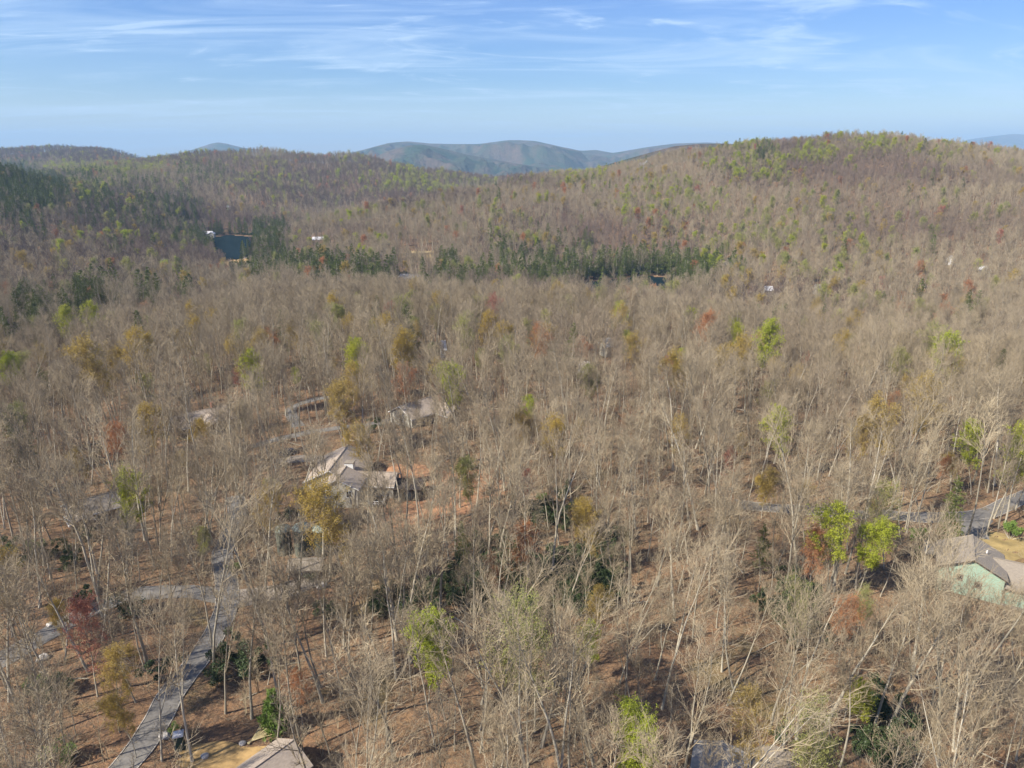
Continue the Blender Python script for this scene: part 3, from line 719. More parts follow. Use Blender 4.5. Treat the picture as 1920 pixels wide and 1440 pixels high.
# house at the right edge with the mint green gable
t = house('house', 1822, 1042, 5.5, -29, 'house with brown grey roof and mint green gable wall near the right edge', clear=10)
mt, ro = block(t, 0, 0, 0, 10, 9.5, 4.6, 2.5, M['mint'], M['roof_brown'], wins=(('f', -1.6, 2.6, 0.8, 1.1), ('f', 1.3, 1.9, 0.9, 1.1), ('f', -3.4, 0.2, 1.2, 1.6), ('l', -1.5, 1.6, 1.1, 1.2), ('l', 2, 1.6, 1.1, 1.2)), down=4, fascia='darkwood')
mt, ro2 = block(t, 8.2, 0.6, 90, 9.4, 9, 3.0, 2.6, M['mint'], M['roof_brown'], wins=(('f', 0, 1.4, 1.6, 1.3), ('r', 2, 1.2, 1.2, 1.3), ('r', -2, 1.2, 1.2, 1.3)), down=4, fascia='darkwood')
mt, ro3 = block(t, -4.6, 4.4, 90, 4, 5, 3.1, 1.0, M['woodwall'], M['roof_brown'], down=3, fascia='darkwood')
mb = MB(); mb.tube([Vector((2.2, 0.5, 6.4)), Vector((2.2, 0.5, 7.0))], [0.12, 0.12], 8, cap=True); link('vent_pipe', mb.mesh('vent_pipe', [M['white']]), ro)
dk = MB(); dk.box(-7.6, 0.2, 0.3, -5.15, 4.0, 0.5); link('deck', dk.mesh('deck', [M['darkwood']]), t)
rail(t, 'railing', [(-5.2, 0.3, 0.5), (-7.5, 0.3, 0.5), (-7.5, 3.9, 0.5)], 1.0, M['darkwood'], 0.7)
dk = MB(); dk.box(12.7, -3, 1.6, 15.0, 3, 1.8)
for x_ in (12.9, 14.8):
    for y_ in (-2.8, 2.8): dk.box(x_-0.1, y_-0.1, -3, x_+0.1, y_+0.1, 1.6)
link('deck', dk.mesh('deck', [M['darkwood']]), t); rail(t, 'railing', [(12.8, -2.9, 1.8), (14.9, -2.9, 1.8), (14.9, 2.9, 1.8), (12.8, 2.9, 1.8)], 1.0, M['darkwood'], 0.7)

# big house left of the centre
t = house('house', 636, 868, 5.5, -4, 'large house with pale tan roofs and a grey beige gable end above three tanks', clear=12)
mt, ro = block(t, 0, 0, 0, 11.5, 15, 4.0, 2.9, M['beige'], M['roof_tan'], wins=(('l', -3, 1.2, 1.4, 1.3), ('l', 2, 1.2, 1.4, 1.3)), down=3)
block(t, 3.4, -9.2, 0, 8.6, 6.5, 5.0, 2.1, M['beige'], M['roof_tan'], wins=(('f', -2.2, 2.8, 1.1, 1.5), ('f', 2.4, 2.8, 1.1, 1.5), ('f', 0.2, -0.2, 1.0, 1.2)), down=4)
block(t, 10.0, -4.2, 90, 6.6, 9, 3.6, 1.6, M['beige'], M['roof_tan'], wins=(('r', 1.5, 1.3, 1.2, 1.3),), down=4)
pb = MB(); pb.box(2.4, -3.6, 5.3, 4.4, -1.8, 7.0); link('dormer', pb.mesh('dormer', [M['white']]), ro)
pb = MB(); pb.box(2.3, -3.7, 7.0, 4.5, -1.7, 7.15); link('dormer_roof', pb.mesh('dormer_roof', [M['roof_brown']]), ro)
pb = MB(); pb.box(14.8, -8.2, -2.0, 21.0, -2.6, 3.0); link('screened_porch', pb.mesh('screened_porch', [M['screen']]), t)
pb = MB()
for i in range(7):
    x_ = 14.8+i*6.2/6; pb.box(x_-0.06, -8.3, -2.0, x_+0.06, -8.18, 3.0)
pb.box(14.6, -8.5, 3.0, 21.2, -2.4, 3.2); link('porch_frame', pb.mesh('porch_frame', [M['darkwood']]), t)
pb = MB(); pb.box(7.9, -12.2, 0.6, 13.2, -7.6, 0.8)
for x_ in (8.1, 10.5, 13.0): pb.box(x_-0.12, -12.1, -4, x_+0.12, -11.86, 0.6)
link('deck', pb.mesh('deck', [M['darkwood']]), t); rail(t, 'railing', [(8, -12.1, 0.8), (13.1, -12.1, 0.8), (13.1, -7.7, 0.8)], 1.0, M['white'], 0.8)

# house beyond the upper road
t = house('house', 788, 762, 4, -42, 'brown roofed house with a white capped chimney under an orange tree', clear=10)
mt, ro = block(t, 0, 0, 0, 10, 15, 3.2, 2.7, M['beige'], M['roof_tan'], wins=(('f', 0, 0.8, 1.5, 1.2), ('r', 2, 1, 1.2, 1.2), ('r', -3, 1, 1.2, 1.2)))
block(t, 6.6, 5.0, 90, 7, 7, 3.0, 1.9, M['woodwall'], M['roof_tan'])
chimney(ro, 3.0, 5.5, 4.0, 7.6, M['brick'], 0.6)
# house with the brick chimney
t = house('house', 374, 782, 3.5, -48, 'low tan roofed house with a brick chimney at the upper left', clear=11)
mt, ro = block(t, 0, 0, 0, 9.5, 16, 2.9, 2.4, M['woodwall'], M['roof_tan'], wins=(('f', 0, 0.8, 1.5, 1.1), ('r', 0, 0.9, 1.4, 1.1)))
block(t, 6.0, 2.0, 90, 7.5, 7, 2.9, 1.9, M['woodwall'], M['roof_tan'], wins=(('r', 0, 0.9, 1.4, 1.1),))
chimney(ro, -0.6, 4.5, 4.4, 6.9, M['brick'], 0.6, 'brick')
# dim house at the far left
t = house('house', 178, 945, 3, -50, 'grey brown roofed house half hidden by trees at the far left', clear=8)
mt, ro = block(t, 0, 0, 0, 7.5, 11, 2.8, 1.8, M['woodwall'], M['roof_brown'], wins=(('f', 0, 0.8, 1.3, 1.1), ('r', 0, 0.9, 1.3, 1.1)))
block(t, 3.5, -3.8, 90, 4, 5, 2.4, 0.9, M['woodwall'], M['roof_brown'])
# roof at the bottom edge
t = house('house', 493, 1445, 3.5, -38, 'house roof cut by the bottom edge beside the straw coloured dirt', clear=7)
mt, ro = block(t, 0, 0, 0, 6.4, 8.4, 2.9, 1.7, M['woodwall'], M['roof_tan'], wins=(('k', 0, 0.9, 1.2, 1.1), ('r', 0, 0.9, 1.2, 1.1)), fascia='darkwood')
# grey roof at the bottom right
t = house('house', 1350, 1428, 2, -20, 'small building with a weathered grey roof at the bottom right', 'building', clear=6)
block(t, 0, 0, 0, 6.0, 5.0, 1.6, 0.8, M['woodwall'], M['roof_grey'], wins=(('f', 0, 0.7, 1.2, 1.0),), fascia='darkwood')
# shed before the tanks
t = house('shed', 574, 1058, 2.0, 4, 'low shed with a brown grey roof in front of the three tanks', 'shed', clear=6)
block(t, 0, 0, 90, 3.8, 5.6, 2.0, 0.7, M['woodwall'], M['roof_brown'], fascia='darkwood', wins=(('l', 0, 0.7, 1.0, 0.7),))

# tanks
M['tank'] = simple('grey_green_tank_wall', (0.10, 0.11, 0.085), 0.75, 0.25, 1.2, streak=(2, 2, 0.3))
M['tankroof'] = simple('pale_green_tank_roof', (0.24, 0.285, 0.245), 0.8, 0.18, 1.5)
def tank(px, py, r, h, label):
    x, y, z = site(px, py, h)
    DISCS.append((x, y, r+0.9))
    t = tag(empty('storage_tank', (x, y, z)), label, 'tank', 'domed tanks behind the shed')
    b_ = MB(); NS = 36
    rings = [(r, -1.5)]+[(r+(0.04 if i % 2 else 0), h*i/9.0) for i in range(10)]
    for rr, zz in rings:
        for k in range(NS): a = 6.28319*k/NS; b_.v.append(Vector((rr*math.cos(a), rr*math.sin(a), zz)))
    for i in range(len(rings)-1):
        for k in range(NS): b_.f.append((i*NS+k, i*NS+(k+1) % NS, (i+1)*NS+(k+1) % NS, (i+1)*NS+k)); b_.m.append(0)
    link('tank_wall', b_.mesh('tank_wall', [M['tank']], True), t)
    d = MB(); prof = [(r+0.16, h-0.12), (r+0.16, h+0.06)]+[((r+0.1)*math.cos(q), h+0.06+0.75*math.sin(q)) for q in (0.2, 0.5, 0.8, 1.1, 1.35)]
    for rr, zz in prof:
        for k in range(NS): a = 6.28319*k/NS; d.v.append(Vector((rr*math.cos(a), rr*math.sin(a), zz)))
    for i in range(len(prof)-1):
        for k in range(NS): d.f.append((i*NS+k, i*NS+(k+1) % NS, (i+1)*NS+(k+1) % NS, (i+1)*NS+k)); d.m.append(0)
    d.f.append(tuple((len(prof)-1)*NS+k for k in range(NS))); d.m.append(0)
    dm = link('dome', d.mesh('dome', [M['tankroof']], True), t)
    rb = MB()
    for k in range(12):
        a = 6.28319*k/12; rb.tube([Vector((math.cos(a)*rr, math.sin(a)*rr, zz+0.04)) for rr, zz in prof[1:]], [0.035]*(len(prof)-1), 4)
    link('dome_seams', rb.mesh('dome_seams', [M['tank']]), dm)
    ht = MB(); ht.tube([Vector((0, 0, h+0.7)), Vector((0, 0, h+0.95))], [0.3, 0.3], 12, cap=True); link('hatch', ht.mesh('hatch', [M['tankroof']]), dm)
    ld = MB()
    for s_ in (-0.22, 0.22): ld.tube([Vector((s_-0.5, -r-0.15, 0)), Vector((s_-0.5, -r-0.15, h+0.1))], [0.025]*2, 4)
    for k in range(int(h/0.35)): ld.tube([Vector((-0.72, -r-0.15, 0.2+k*0.35)), Vector((-0.28, -r-0.15, 0.2+k*0.35))], [0.018]*2, 3)
    link('ladder', ld.mesh('ladder', [M['tank']]), t)
tank(530, 992, 1.4, 5.2, 'domed grey green tank, the left one of three behind the shed')
tank(565, 989, 1.6, 5.8, 'tall tank with pale green dome, the middle one of three behind the shed')
tank(602, 990, 1.65, 5.6, 'wide pale domed tank, the right one of three behind the shed')

# dark green cabin with a pale lid by the road
M['cabin'] = simple('dark_green_plastic', (0.015, 0.045, 0.035), 0.5, 0.15, 2)
x, y, z = site(338, 1402); DISCS.append((x, y, 1.8))
t = tag(empty('portable_toilet', (x, y, z), R(20)), 'dark green box cabin with a pale grey roof beside the road bend', 'portable toilet')
c = MB(); c.box(-0.58, -0.58, 0.1, 0.58, 0.58, 2.15); c.box(-0.62, -0.62, 0, 0.62, 0.62, 0.1); link('body', c.mesh('body', [M['cabin']]), t)
c = MB(); c.prism([(-0.66, -0.66), (0.66, -0.66), (0.66, 0.66), (-0.66, 0.66)], 2.15, 2.28); c.prism([(-0.5, -0.5), (0.5, -0.5), (0.5, 0.5), (-0.5, 0.5)], 2.28, 2.38)
link('roof', c.mesh('roof', [M['roof_pale']]), t)
c = MB(); c.box(-0.42, -0.63, 0.15, 0.42, -0.58, 2.0); dr = link('door', c.mesh('door', [M['cabin']]), t)
c = MB(); c.box(0.28, -0.68, 1.0, 0.36, -0.63, 1.16); link('handle', c.mesh('handle', [M['white']]), dr)
c = MB(); c.tube([Vector((0.4, 0.4, 2.2)), Vector((0.4, 0.4, 2.7))], [0.06]*2, 8, cap=True); link('vent_pipe', c.mesh('vent_pipe', [M['cabin']]), t)

# pile of cut poles
x, y, z = site(491, 1378); DISCS.append((x, y, 2.2))
t = tag(empty('pole_pile', (x, y, z), R(52)), 'loose pile of pale cut poles beside the bright green bush', 'poles')
for i in range(11):
    o = (i-5)*0.17; fan = (i-5)*0.035
    c = MB(); L = 1.9+0.35*random.random()
    c.tube([Vector((-L, o-fan*6, 0.12)), Vector((0, o, 0.28+0.08*(i % 3))), Vector((L, o+fan*9, 0.42+0.1*(i % 2)))], [0.07, 0.065, 0.05], 6, cap=True)
    link('pole', c.mesh('pole', [M['pole']]), t)

# parked car near the big house
def rounded_loft(sections, mi=0):
    s = MB(); n_ = len(sections[0])
    for sec in sections: s.v += [Vector(p) for p in sec]
    for i in range(len(sections)-1):
        for k in range(n_-1): s.f.append((i*n_+k, i*n_+k+1, (i+1)*n_+k+1, (i+1)*n_+k)); s.m.append(mi)
    s.f.append(tuple(range(n_-1, -1, -1))); s.m.append(mi); s.f.append(tuple((len(sections)-1)*n_+k for k in range(n_))); s.m.append(mi)
    return s
M['carpaint'] = simple('dark_blue_grey_car_paint', (0.03, 0.035, 0.05), 0.25, 0.05, 1)
M['tyre'] = simple('black_rubber', (0.02, 0.02, 0.02), 0.8, 0.1, 3)
def car(px, py, rz, label):
    x, y, z = site(px, py); DISCS.append((x, y, 3.4))
    t = tag(empty('parked_car', (x, y, z+0.05), R(rz)), label, 'car')
    def sec(x_, w, z0, z1): return [(x_, -w, z0), (x_, -w*1.02, (z0+z1)/2), (x_, -w*0.9, z1), (x_, w*0.9, z1), (x_, w*1.02, (z0+z1)/2), (x_, w, z0)]
    b_ = rounded_loft([sec(-2.25, 0.75, 0.4, 0.75), sec(-2.1, 0.86, 0.3, 0.95), sec(-0.9, 0.9, 0.28, 1.0), sec(0.9, 0.9, 0.28, 1.02), sec(2.0, 0.88, 0.3, 0.98), sec(2.2, 0.8, 0.4, 0.85)])
    link('body', b_.mesh('body', [M['carpaint']], False), t)
    g = rounded_loft([sec(-1.25, 0.78, 1.0, 1.01), sec(-0.55, 0.76, 1.0, 1.5), sec(1.2, 0.76, 1.0, 1.55), sec(1.95, 0.76, 1.0, 1.05)]); gl = link('cabin_glass', g.mesh('cabin_glass', [M['glass']]), t)
    rf = MB(); rf.box(-0.55, -0.68, 1.49, 1.3, 0.68, 1.58); link('roof', rf.mesh('roof', [M['carpaint']]), t)
    for x_ in (-1.4, 1.35):
        for s_ in (-1, 1):
            w = MB(); w.tube([Vector((x_, s_*0.70, 0.33)), Vector((x_, s_*0.93, 0.33))], [0.34, 0.34], 16, cap=True); wh = link('wheel', w.mesh('wheel', [M['tyre']]), t)
            w = MB(); w.tube([Vector((x_, s_*0.90, 0.33)), Vector((x_, s_*0.945, 0.33))], [0.19, 0.19], 12, cap=True); link('rim', w.mesh('rim', [M['roof_pale']]), wh)
    for s_ in (-1, 1):
        w = MB(); w.box(-2.28, s_*0.55-0.14, 0.66, -2.18, s_*0.55+0.14, 0.82); link('headlight', w.mesh('headlight', [M['white']]), t)
car(541, 853, 25, 'dark blue grey car parked at the gravel drive of the large house')

# boulders, and pale objects drawn as boulders
M['rock'] = simple('pale_grey_rock', (0.42, 0.39, 0.35), 0.9, 0.25, 1.2)
def boulder(px, py, s, label):
    x, y, z = site(px, py); 
    import bmesh
    bm = bmesh.new(); bmesh.ops.create_icosphere(bm, subdivisions=2, radius=s)
    for v in bm.verts:
        v.co *= 1+0.28*mnoise.noise(v.co*1.1/s+Vector((px, py, 0))); v.co.z *= 0.6
    me = bpy.data.meshes.new('boulder'); bm.to_mesh(me); bm.free(); me.materials.append(M['rock'])
    tag(link('boulder', me, None, (x, y, z+s*0.2)), label, 'rock', 'pale boulders on the forest floor')
boulder(309, 1381, 0.8, 'pale boulder beside the dark green box cabin')
boulder(384, 1419, 0.55, 'small pale boulder on the straw coloured dirt')
boulder(603, 1100, 1.0, 'pale grey object shaped as a boulder at the end of the gravel drive')  # pale object of unclear kind, built as a rock
boulder(95, 1172, 0.7, 'pale rock shape for a car beside the left road')  # whitish dot like a parked car, simplified to a rock
boulder(80, 1236, 0.9, 'large pale rock shape for a car below the left road')  # whitish car-like shape, drawn as a rock
boulder(455, 1395, 0.5, 'small pale boulder left of the pole pile')
boulder(1772, 1032, 1.0, 'pale boulder left of the mint green house')

# distant houses among the trees
def far_house(px, py, wpx, label, roof='roof_pale', wall='beige', rz=0, kind=0, clear_front=14):
    x, y, z = site(px, py, 3); _, _, dep = project(x, y, z); w = wpx*dep/F
    t = tag(empty('house', (x, y, z), R(rz)), label, 'house', 'distant houses among the trees')
    L = w*0.62; d_ = max(6.0, min(10, w*0.45))
    block(t, 0, 0, 90, d_, L, 5.2, 2.6, M[wall], M[roof], wins=tuple(('r' if i % 2 else 'r', -L/2+L*(i+0.5)/4, 2.4, L*0.13, 1.5) for i in range(4)), ridge_cap=False)
    if kind: block(t, w*0.27, -2.2, 0, d_*0.8, d_*1.1, 4.8, 2.4, M[wall], M[roof], wins=(('f', 0, 2.0, 1.6, 1.6),), ridge_cap=False)
    if kind > 1: block(t, -w*0.30, -1.6, 0, d_*0.8, d_, 4.4, 2.6, M[wall], M[roof], wins=(('f', 0, 2.0, 1.6, 1.6),), ridge_cap=False)
    DISCS.append((x, y, w*0.5+2))
    for k in range(1, 5):
        f = k/4*clear_front+w*0.3; DISCS.append((x*(1-f/y), y-f, w*0.42+1))
    return t
far_house(768, 524, 52, 'grey roofed house among tall pines left of the right lake', 'roof_grey', 'woodwall', 4, 2, 45)
far_house(388, 440, 34, 'white roofed house on the far shore of the left lake', 'roof_pale', 'beige', 10, 1, 22)
far_house(312, 494, 24, 'pale roofed house in the valley left of the left lake', 'roof_pale', 'beige', -8, 1, 45)
far_house(598, 452, 34, 'low pale roofed house on the slope right of the left lake', 'roof_pale', 'woodwall', 5, 0, 40)
far_house(1838, 510, 26, 'pale roofed house on the lower slope of the right hill', 'roof_pale', 'beige', -10, 1, 36)
far_house(1781, 490, 9, 'small white walled house on the right hill slope', 'roof_pale', 'white', 30, 0, 36)
far_house(1440, 548, 22, 'low pale house in the hollow right of the right lake', 'roof_pale', 'beige', 0, 0, 30)
far_house(1532, 545, 14, 'small grey house in the hollow right of the low pale house', 'roof_grey', 'beige', 10, 0, 30)
far_house(1362, 500, 22, 'grey roofed house behind pines right of the right lake', 'roof_grey', 'woodwall', -5, 0, 30)
far_house(429, 390, 9, 'tiny white house high on the wooded slope above the left lake', 'roof_pale', 'white', 0, 0, 50)
far_house(1193, 491, 10, 'small white house behind the pines above the right lake', 'roof_pale', 'white', 0, 0, 30)
far_house(1136, 655, 20, 'grey roofed house in the middle of the near forest', 'roof_grey', 'beige', 20, 0, 18)
far_house(1095, 703, 24, 'pale roofed house just below the grey roofed one in the near forest', 'roof_pale', 'woodwall', -12, 0, 10)
far_house(831, 661, 9, 'small white shed like house in the near forest', 'roof_pale', 'white', 15, 0, 16)
# house being built: open timber frame
x, y, z = site(783, 476, 3); DISCS.append((x, y, 24)); DISCS.append((x*0.97, y-22, 20)); DISCS.append((x*0.95, y-40, 14))
t = tag(empty('house', (x, y, z), R(4)), 'yellow timber framed house under construction on the cleared slope', 'house')
fl = MB(); fl.box(-17, -5, -2, 17, 5, 0.4); link('floor_slab', fl.mesh('floor_slab', [M['sawn']]), t)
for i in range(12):
    c = MB(); x_ = -16+i*32/11
    for y_ in (-4.8, 4.8): c.box(x_-0.2, y_-0.2, 0.4, x_+0.2, y_+0.2, 4.8)
    link('stud_pair', c.mesh('stud_pair', [M['sawn']]), t)
c = MB(); c.box(-17, -5.1, 4.8, 17, -4.5, 5.2); c.box(-17, 4.5, 4.8, 17, 5.1, 5.2); c.box(-6, -4.2, 0.4, 14, 4.2, 4.7); link('wall', c.mesh('wall', [M['sawn']]), t)
for i in range(14):
    c = MB(); x_ = -16.5+i*33/13
    c.tube([Vector((x_, -5.4, 5.1)), Vector((x_, 0, 7.2))], [0.16]*2, 4); c.tube([Vector((x_, 5.4, 5.1)), Vector((x_, 0, 7.2))], [0.16]*2, 4); link('rafter', c.mesh('rafter', [M['sawn']]), t)
# castle like house on the far ridge
xr, yr_ = ray(1195, 290); Yq = 1330; x, y = (1195-960)/F*Yq, Yq
z = h1(x, y); t = tag(empty('house', (x, y, z+2), R(10)), 'pale towered house on the ridge line at the foot of the far dark ridge', 'house')
block(t, 0, 0, 90, 9, 14, 9, 3.5, M['beige'], M['roof_grey'], wins=tuple(('r', -5+i*3.3, 5, 1.6, 2) for i in range(4)), ridge_cap=False); DISCS.append((x, y, 12)); DISCS.append((x, y-14, 12))
block(t, 6, -2, 0, 5, 5, 13, 3, M['beige'], M['roof_grey'], ridge_cap=False)
# boats on the beach
M['boat'] = simple('white_boat_hull', (0.75, 0.75, 0.74), 0.4, 0.05, 1)
def boat(px, py, rz, label):
    x, y, z = site(px, py); t = tag(empty('boat', (x, y, z+0.3), R(rz)), label, 'boat', 'boats pulled up on the lake beach')
    def sec(x_, w, d_): return [(x_, -w, 0.6), (x_, -w*0.8, 0.1), (x_, 0, -d_), (x_, w*0.8, 0.1), (x_, w, 0.6)]
    link('hull', rounded_loft([sec(-2.6, 0.9, 0.1), sec(-1, 1.05, 0.15), sec(1, 1.0, 0.15), sec(2.2, 0.6, 0.05), sec(3.0, 0.08, -0.3)]).mesh('hull', [M['boat']]), t)
    s_ = MB(); s_.box(-1.6, -0.9, 0.62, -1.1, 0.9, 0.7); s_.box(0.4, -0.9, 0.62, 0.9, 0.9, 0.7); link('seat', s_.mesh('seat', [M['sawn']]), t)
boat(455, 486, 20, 'white boat on the left lake beach, nearer the trees')
boat(463, 484, -10, 'white boat at the right end of the left lake beach')

# ------------------------------------------------------------------ the forest
_rp = np.concatenate([np.column_stack([r[0], np.full(len(r[0]), r[1])]) for r in ROADS])
DISCS.append((*at(430, 1422), 4.5)); DISCS.append((*at(380, 1425), 3.5)); DISCS.append((*at(448, 492), 26)); DISCS.append((*at(345, 812), 6)); DISCS.append((*at(1430,1432), 4))
DISCS.append((*at(1400, 1418), 3.5)); DISCS.append((*at(1880, 1115), 7)); DISCS.append((*at(1850, 1040), 8))
_dp = np.array(DISCS)
lake_l = lake_polys['left'][0]; lake_r = lake_polys['right'][0]
def blocked(x, y, pad=0.0):
    bad = np.zeros(x.shape, bool)
    sel = np.hypot(x, y) < 480; xs, ys = x[sel], y[sel]
    bb = np.zeros(xs.shape, bool)
    for i in range(0, len(_rp), 400):
        c = _rp[i:i+400]; bb |= (np.hypot(xs[:, None]-c[None, :, 0], ys[:, None]-c[None, :, 1]) < c[None, :, 2]-0.1+pad).any(1)
    bad[sel] = bb
    for X, Y, rr in _dp: bad |= np.hypot(x-X, y-Y) < rr+pad
    bad |= (poly_dist(x, y, lake_l) < 3) | (poly_dist(x, y, lake_r) < 3)
    # open water seen between the trees: nothing tall right before it
    return bad
def ellipses(px, py, L):
    v = np.zeros(px.shape)
    for cx, cy_, rx, ry, a in L:
        d = ((px-cx)/rx)**2+((py-cy_)/ry)**2
        v = np.maximum(v, a*np.clip(1.6-d*1.1, 0, 1))
    return v
PINES = [(20,345,70,45,1.0),(70,360,60,38,0.95),(30,390,70,20,0.5),(150,330,60,14,0.4),(330,385,45,35,0.45),(250,400,90,30,0.22),(300,400,60,40,0.3),(180,390,60,30,0.35),(170,345,150,30,0.28),(380,325,50,20,0.25),
 (70,430,60,12,0.3),(230,470,30,12,0.4),(60,590,40,35,0.6),(150,570,70,28,0.65),(195,545,30,20,0.5),(280,555,14,28,0.8),(345,560,20,25,0.6),(15,640,20,25,0.7),(110,680,40,15,0.2),
 (350,448,22,14,0.7),(505,448,36,28,0.75),(520,430,20,14,0.6),(470,500,40,25,0.8),(520,490,40,26,0.7),(610,505,50,24,0.95),(690,518,70,22,0.95),(840,490,22,18,0.8),(860,520,70,22,0.95),(985,505,60,26,0.8),(1075,490,18,28,0.9),(1000,480,20,18,0.6),
 (1100,460,18,20,0.5),(1190,500,90,20,0.6),(1300,505,55,24,0.9),(1360,495,35,12,0.6),(1250,490,30,14,0.7),(1060,450,50,12,0.25),(940,465,20,12,0.4),
 (1250,250+8,0.1,0.1,0),(1435,282,20,16,0.5),(1180,293,40,6,0.9),(1820,575,14,14,0.3),(1660,578,10,10,0.3),(1500,610,80,25,0.08)]
LIMES = [(190,320,110,9,0.5),(620,285,50,10,0.12),(330,300,60,14,0.15),(140,345,100,40,0.15),(760,345,90,18,0.35),(760,340,20,24,0.5),(1080,330,60,12,0.3),(850,350,80,12,0.3),(1400,300,70,40,0.28),(1230,380,70,45,0.16),(1560,250,60,14,0.35),(1530,290,40,20,0.45),(1460,320,20,30,0.5),(1640,275,50,14,0.35),(1740,290,60,20,0.18),
 (1300,370,60,30,0.2),(1450,430,90,40,0.16),(1530,500,90,30,0.07),(200,450,60,15,0.2),(1000,440,60,20,0.14),(1600,430,80,30,0.1),(480,300,60,12,0.08),(480,350,60,30,0.12),(1860,395,30,14,0.3),(680,400,30,14,0.2),(1350,470,80,30,0.15),(900,400,60,20,0.06),(600,330,120,30,0.03),(560,500,60,20,0.2),(870,510,50,20,0.25),(1130,520,60,20,0.3)]
OPEN = [(790,925,90,45,0.75),(1380,1290,130,70,0.80),(1500,1390,130,50,0.75),(330,1330,190,110,0.5),(150,1060,150,60,0.35),(480,1260,110,80,0.3),(640,1130,90,60,0.25),(600,830,60,25,0.75),(1180,730,90,20,0.5),(1750,1150,150,70,0.3),(1850,960,60,30,0.6),(1880,1060,60,60,0.85),(560,1080,60,40,0.2),(700,1330,120,80,0.15),(540,930,60,40,0.35),(1400,1140,80,40,0.3),(1890,1160,50,40,.5)]
def jitter_grid(y0, y1, s, ulim, seed):
    g = np.random.default_rng(seed); pts = []
    ys = np.arange(y0, y1, s)
    for i, yy in enumerate(ys):
        xm = ulim*max(yy, 80)+10; xs = np.arange(-xm, xm, s)+(i % 2)*s/2
        pts.append(np.column_stack([xs, np.full(xs.shape, yy)]))
    P = np.concatenate(pts); P += g.uniform(-0.46, 0.46, P.shape)*s
    return P[:, 0], P[:, 1], g
def facing(x, y):
    """drop trees on slopes that no sight line reaches"""
    z = H(x, y)+24; ok = np.ones(x.shape, bool); s = (z-CAM_Z)/y
    for f in np.linspace(0.12, 0.985, 34):
        yy = y*f; m_ = yy > 200
        hh = H(x*f, yy)+6
        ok &= ~(m_ & (hh-CAM_Z > s*yy))
    return ok
zones = [(38, 460, 4.75, 0.86, 0), (460, 1300, 6.6, 0.79, 1), (1300, 1800, 7.6, 0.77, 2), (1800, 3500, 11.0, 0.76, 2)]
TX, TY, TZ, TK, TL, TS = [], [], [], [], [], []
KIND = ['bare', 'pine', 'lime', 'olive', 'gold', 'orange', 'red', 'umber']
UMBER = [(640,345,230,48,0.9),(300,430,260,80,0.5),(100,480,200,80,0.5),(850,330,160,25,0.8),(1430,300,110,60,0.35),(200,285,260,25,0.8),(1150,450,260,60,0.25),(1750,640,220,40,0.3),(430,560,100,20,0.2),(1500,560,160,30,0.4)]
for zi, (y0, y1, s, ul, lod) in enumerate(zones):
    x, y, g = jitter_grid(y0, y1, s, ul, 100+zi)
    z = H(x, y); px, py, dep = project(x, y, z+12)
    keep = (px > -160) & (px < 2080) & (py < 1900)
    gx, gy, _ = project(x, y, z)
    keep &= ~blocked(x, y)
    op = ellipses(gx, gy, OPEN) if lod == 0 else np.zeros(x.shape)
    keep &= g.random(x.shape) > op
    if lod == 0:
        dn = wav(x, y, 20, 80, 2.0)/4; keep &= g.random(x.shape) < 0.90+0.15*dn
    x, y, z, px, py = x[keep], y[keep], z[keep], px[keep], py[keep]
    if lod > 0:
        v = facing(x, y); x, y, z, px, py = x[v], y[v], z[v], px[v], py[v]
    r = g.random(x.shape)
    pp = ellipses(px, py, PINES)*(np.where(px < 460, 0.85, 0.66)+0.25*wav(x, y, 20, 60, 3.0)/3) if lod > 0 else np.where(y > 300, ellipses(px, py, PINES)*0.85, 0.004)
    lp = ellipses(px, py, LIMES)*(0.6 if lod == 2 else 0.85) if lod > 0 else np.full(x.shape, 0.004)
    patchy = np.clip(wav(x, y, 50, 320, 4.0)/5, -1, 1)
    k = np.zeros(x.shape, int)
    k[r < (0.036 if lod == 0 else 0.024)+0.02*patchy] = 4
    k[(r < 0.03) & (k == 4) & (lod == 2)] = 0
    k[r < 0.007] = 5
    k[r < 0.0015] = 6
    k[((k == 6) | (k == 5)) & (y < 170)] = 0
    k[(r > 0.935-0.03*patchy) & (r < 0.955)] = 3; k[(k == 3) & (y < 190)] = 0
    r2 = g.random(x.shape); k[r2 < lp*0.95+(0.012 if lod else 0)] = 2
    k[(k == 2) & (g.random(x.shape) < ((0.62 if lod == 1 else 0.78) if lod else 0.4))] = 3
    k[g.random(x.shape) < pp+(0.006 if lod else 0)] = 1
    if lod == 0: k[(k == 1) & (y < 210)] = 0
    if lod: k[(np.minimum(poly_dist(x, y, lake_l), poly_dist(x, y, lake_r)) < 17) & (g.random(x.shape) < 0.6)] = 1
    sc_ = g.uniform(0.72, 1.12, x.shape)
    if lod == 0: sc_ = np.where(g.random(x.shape) < 0.42, g.uniform(0.36, 0.68, x.shape), sc_)
    if lod: sc_ = np.where(g.random(x.shape) < 0.2, g.uniform(0.5, 0.75, x.shape), sc_)
    if lod == 2: sc_ = (0.8+0.25*sc_)*(1.0 if zi == 2 else 1.3)
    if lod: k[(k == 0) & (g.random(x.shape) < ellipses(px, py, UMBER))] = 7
    hillpine = (k == 1); sc_ = np.where(hillpine, g.uniform(0.6, 1.25, x.shape), sc_)
    TX.append(x); TY.append(y); TZ.append(z); TK.append(k); TL.append(np.full(x.shape, lod)); TS.append(sc_)
TX, TY, TZ, TK, TL, TS = map(np.concatenate, (TX, TY, TZ, TK, TL, TS))

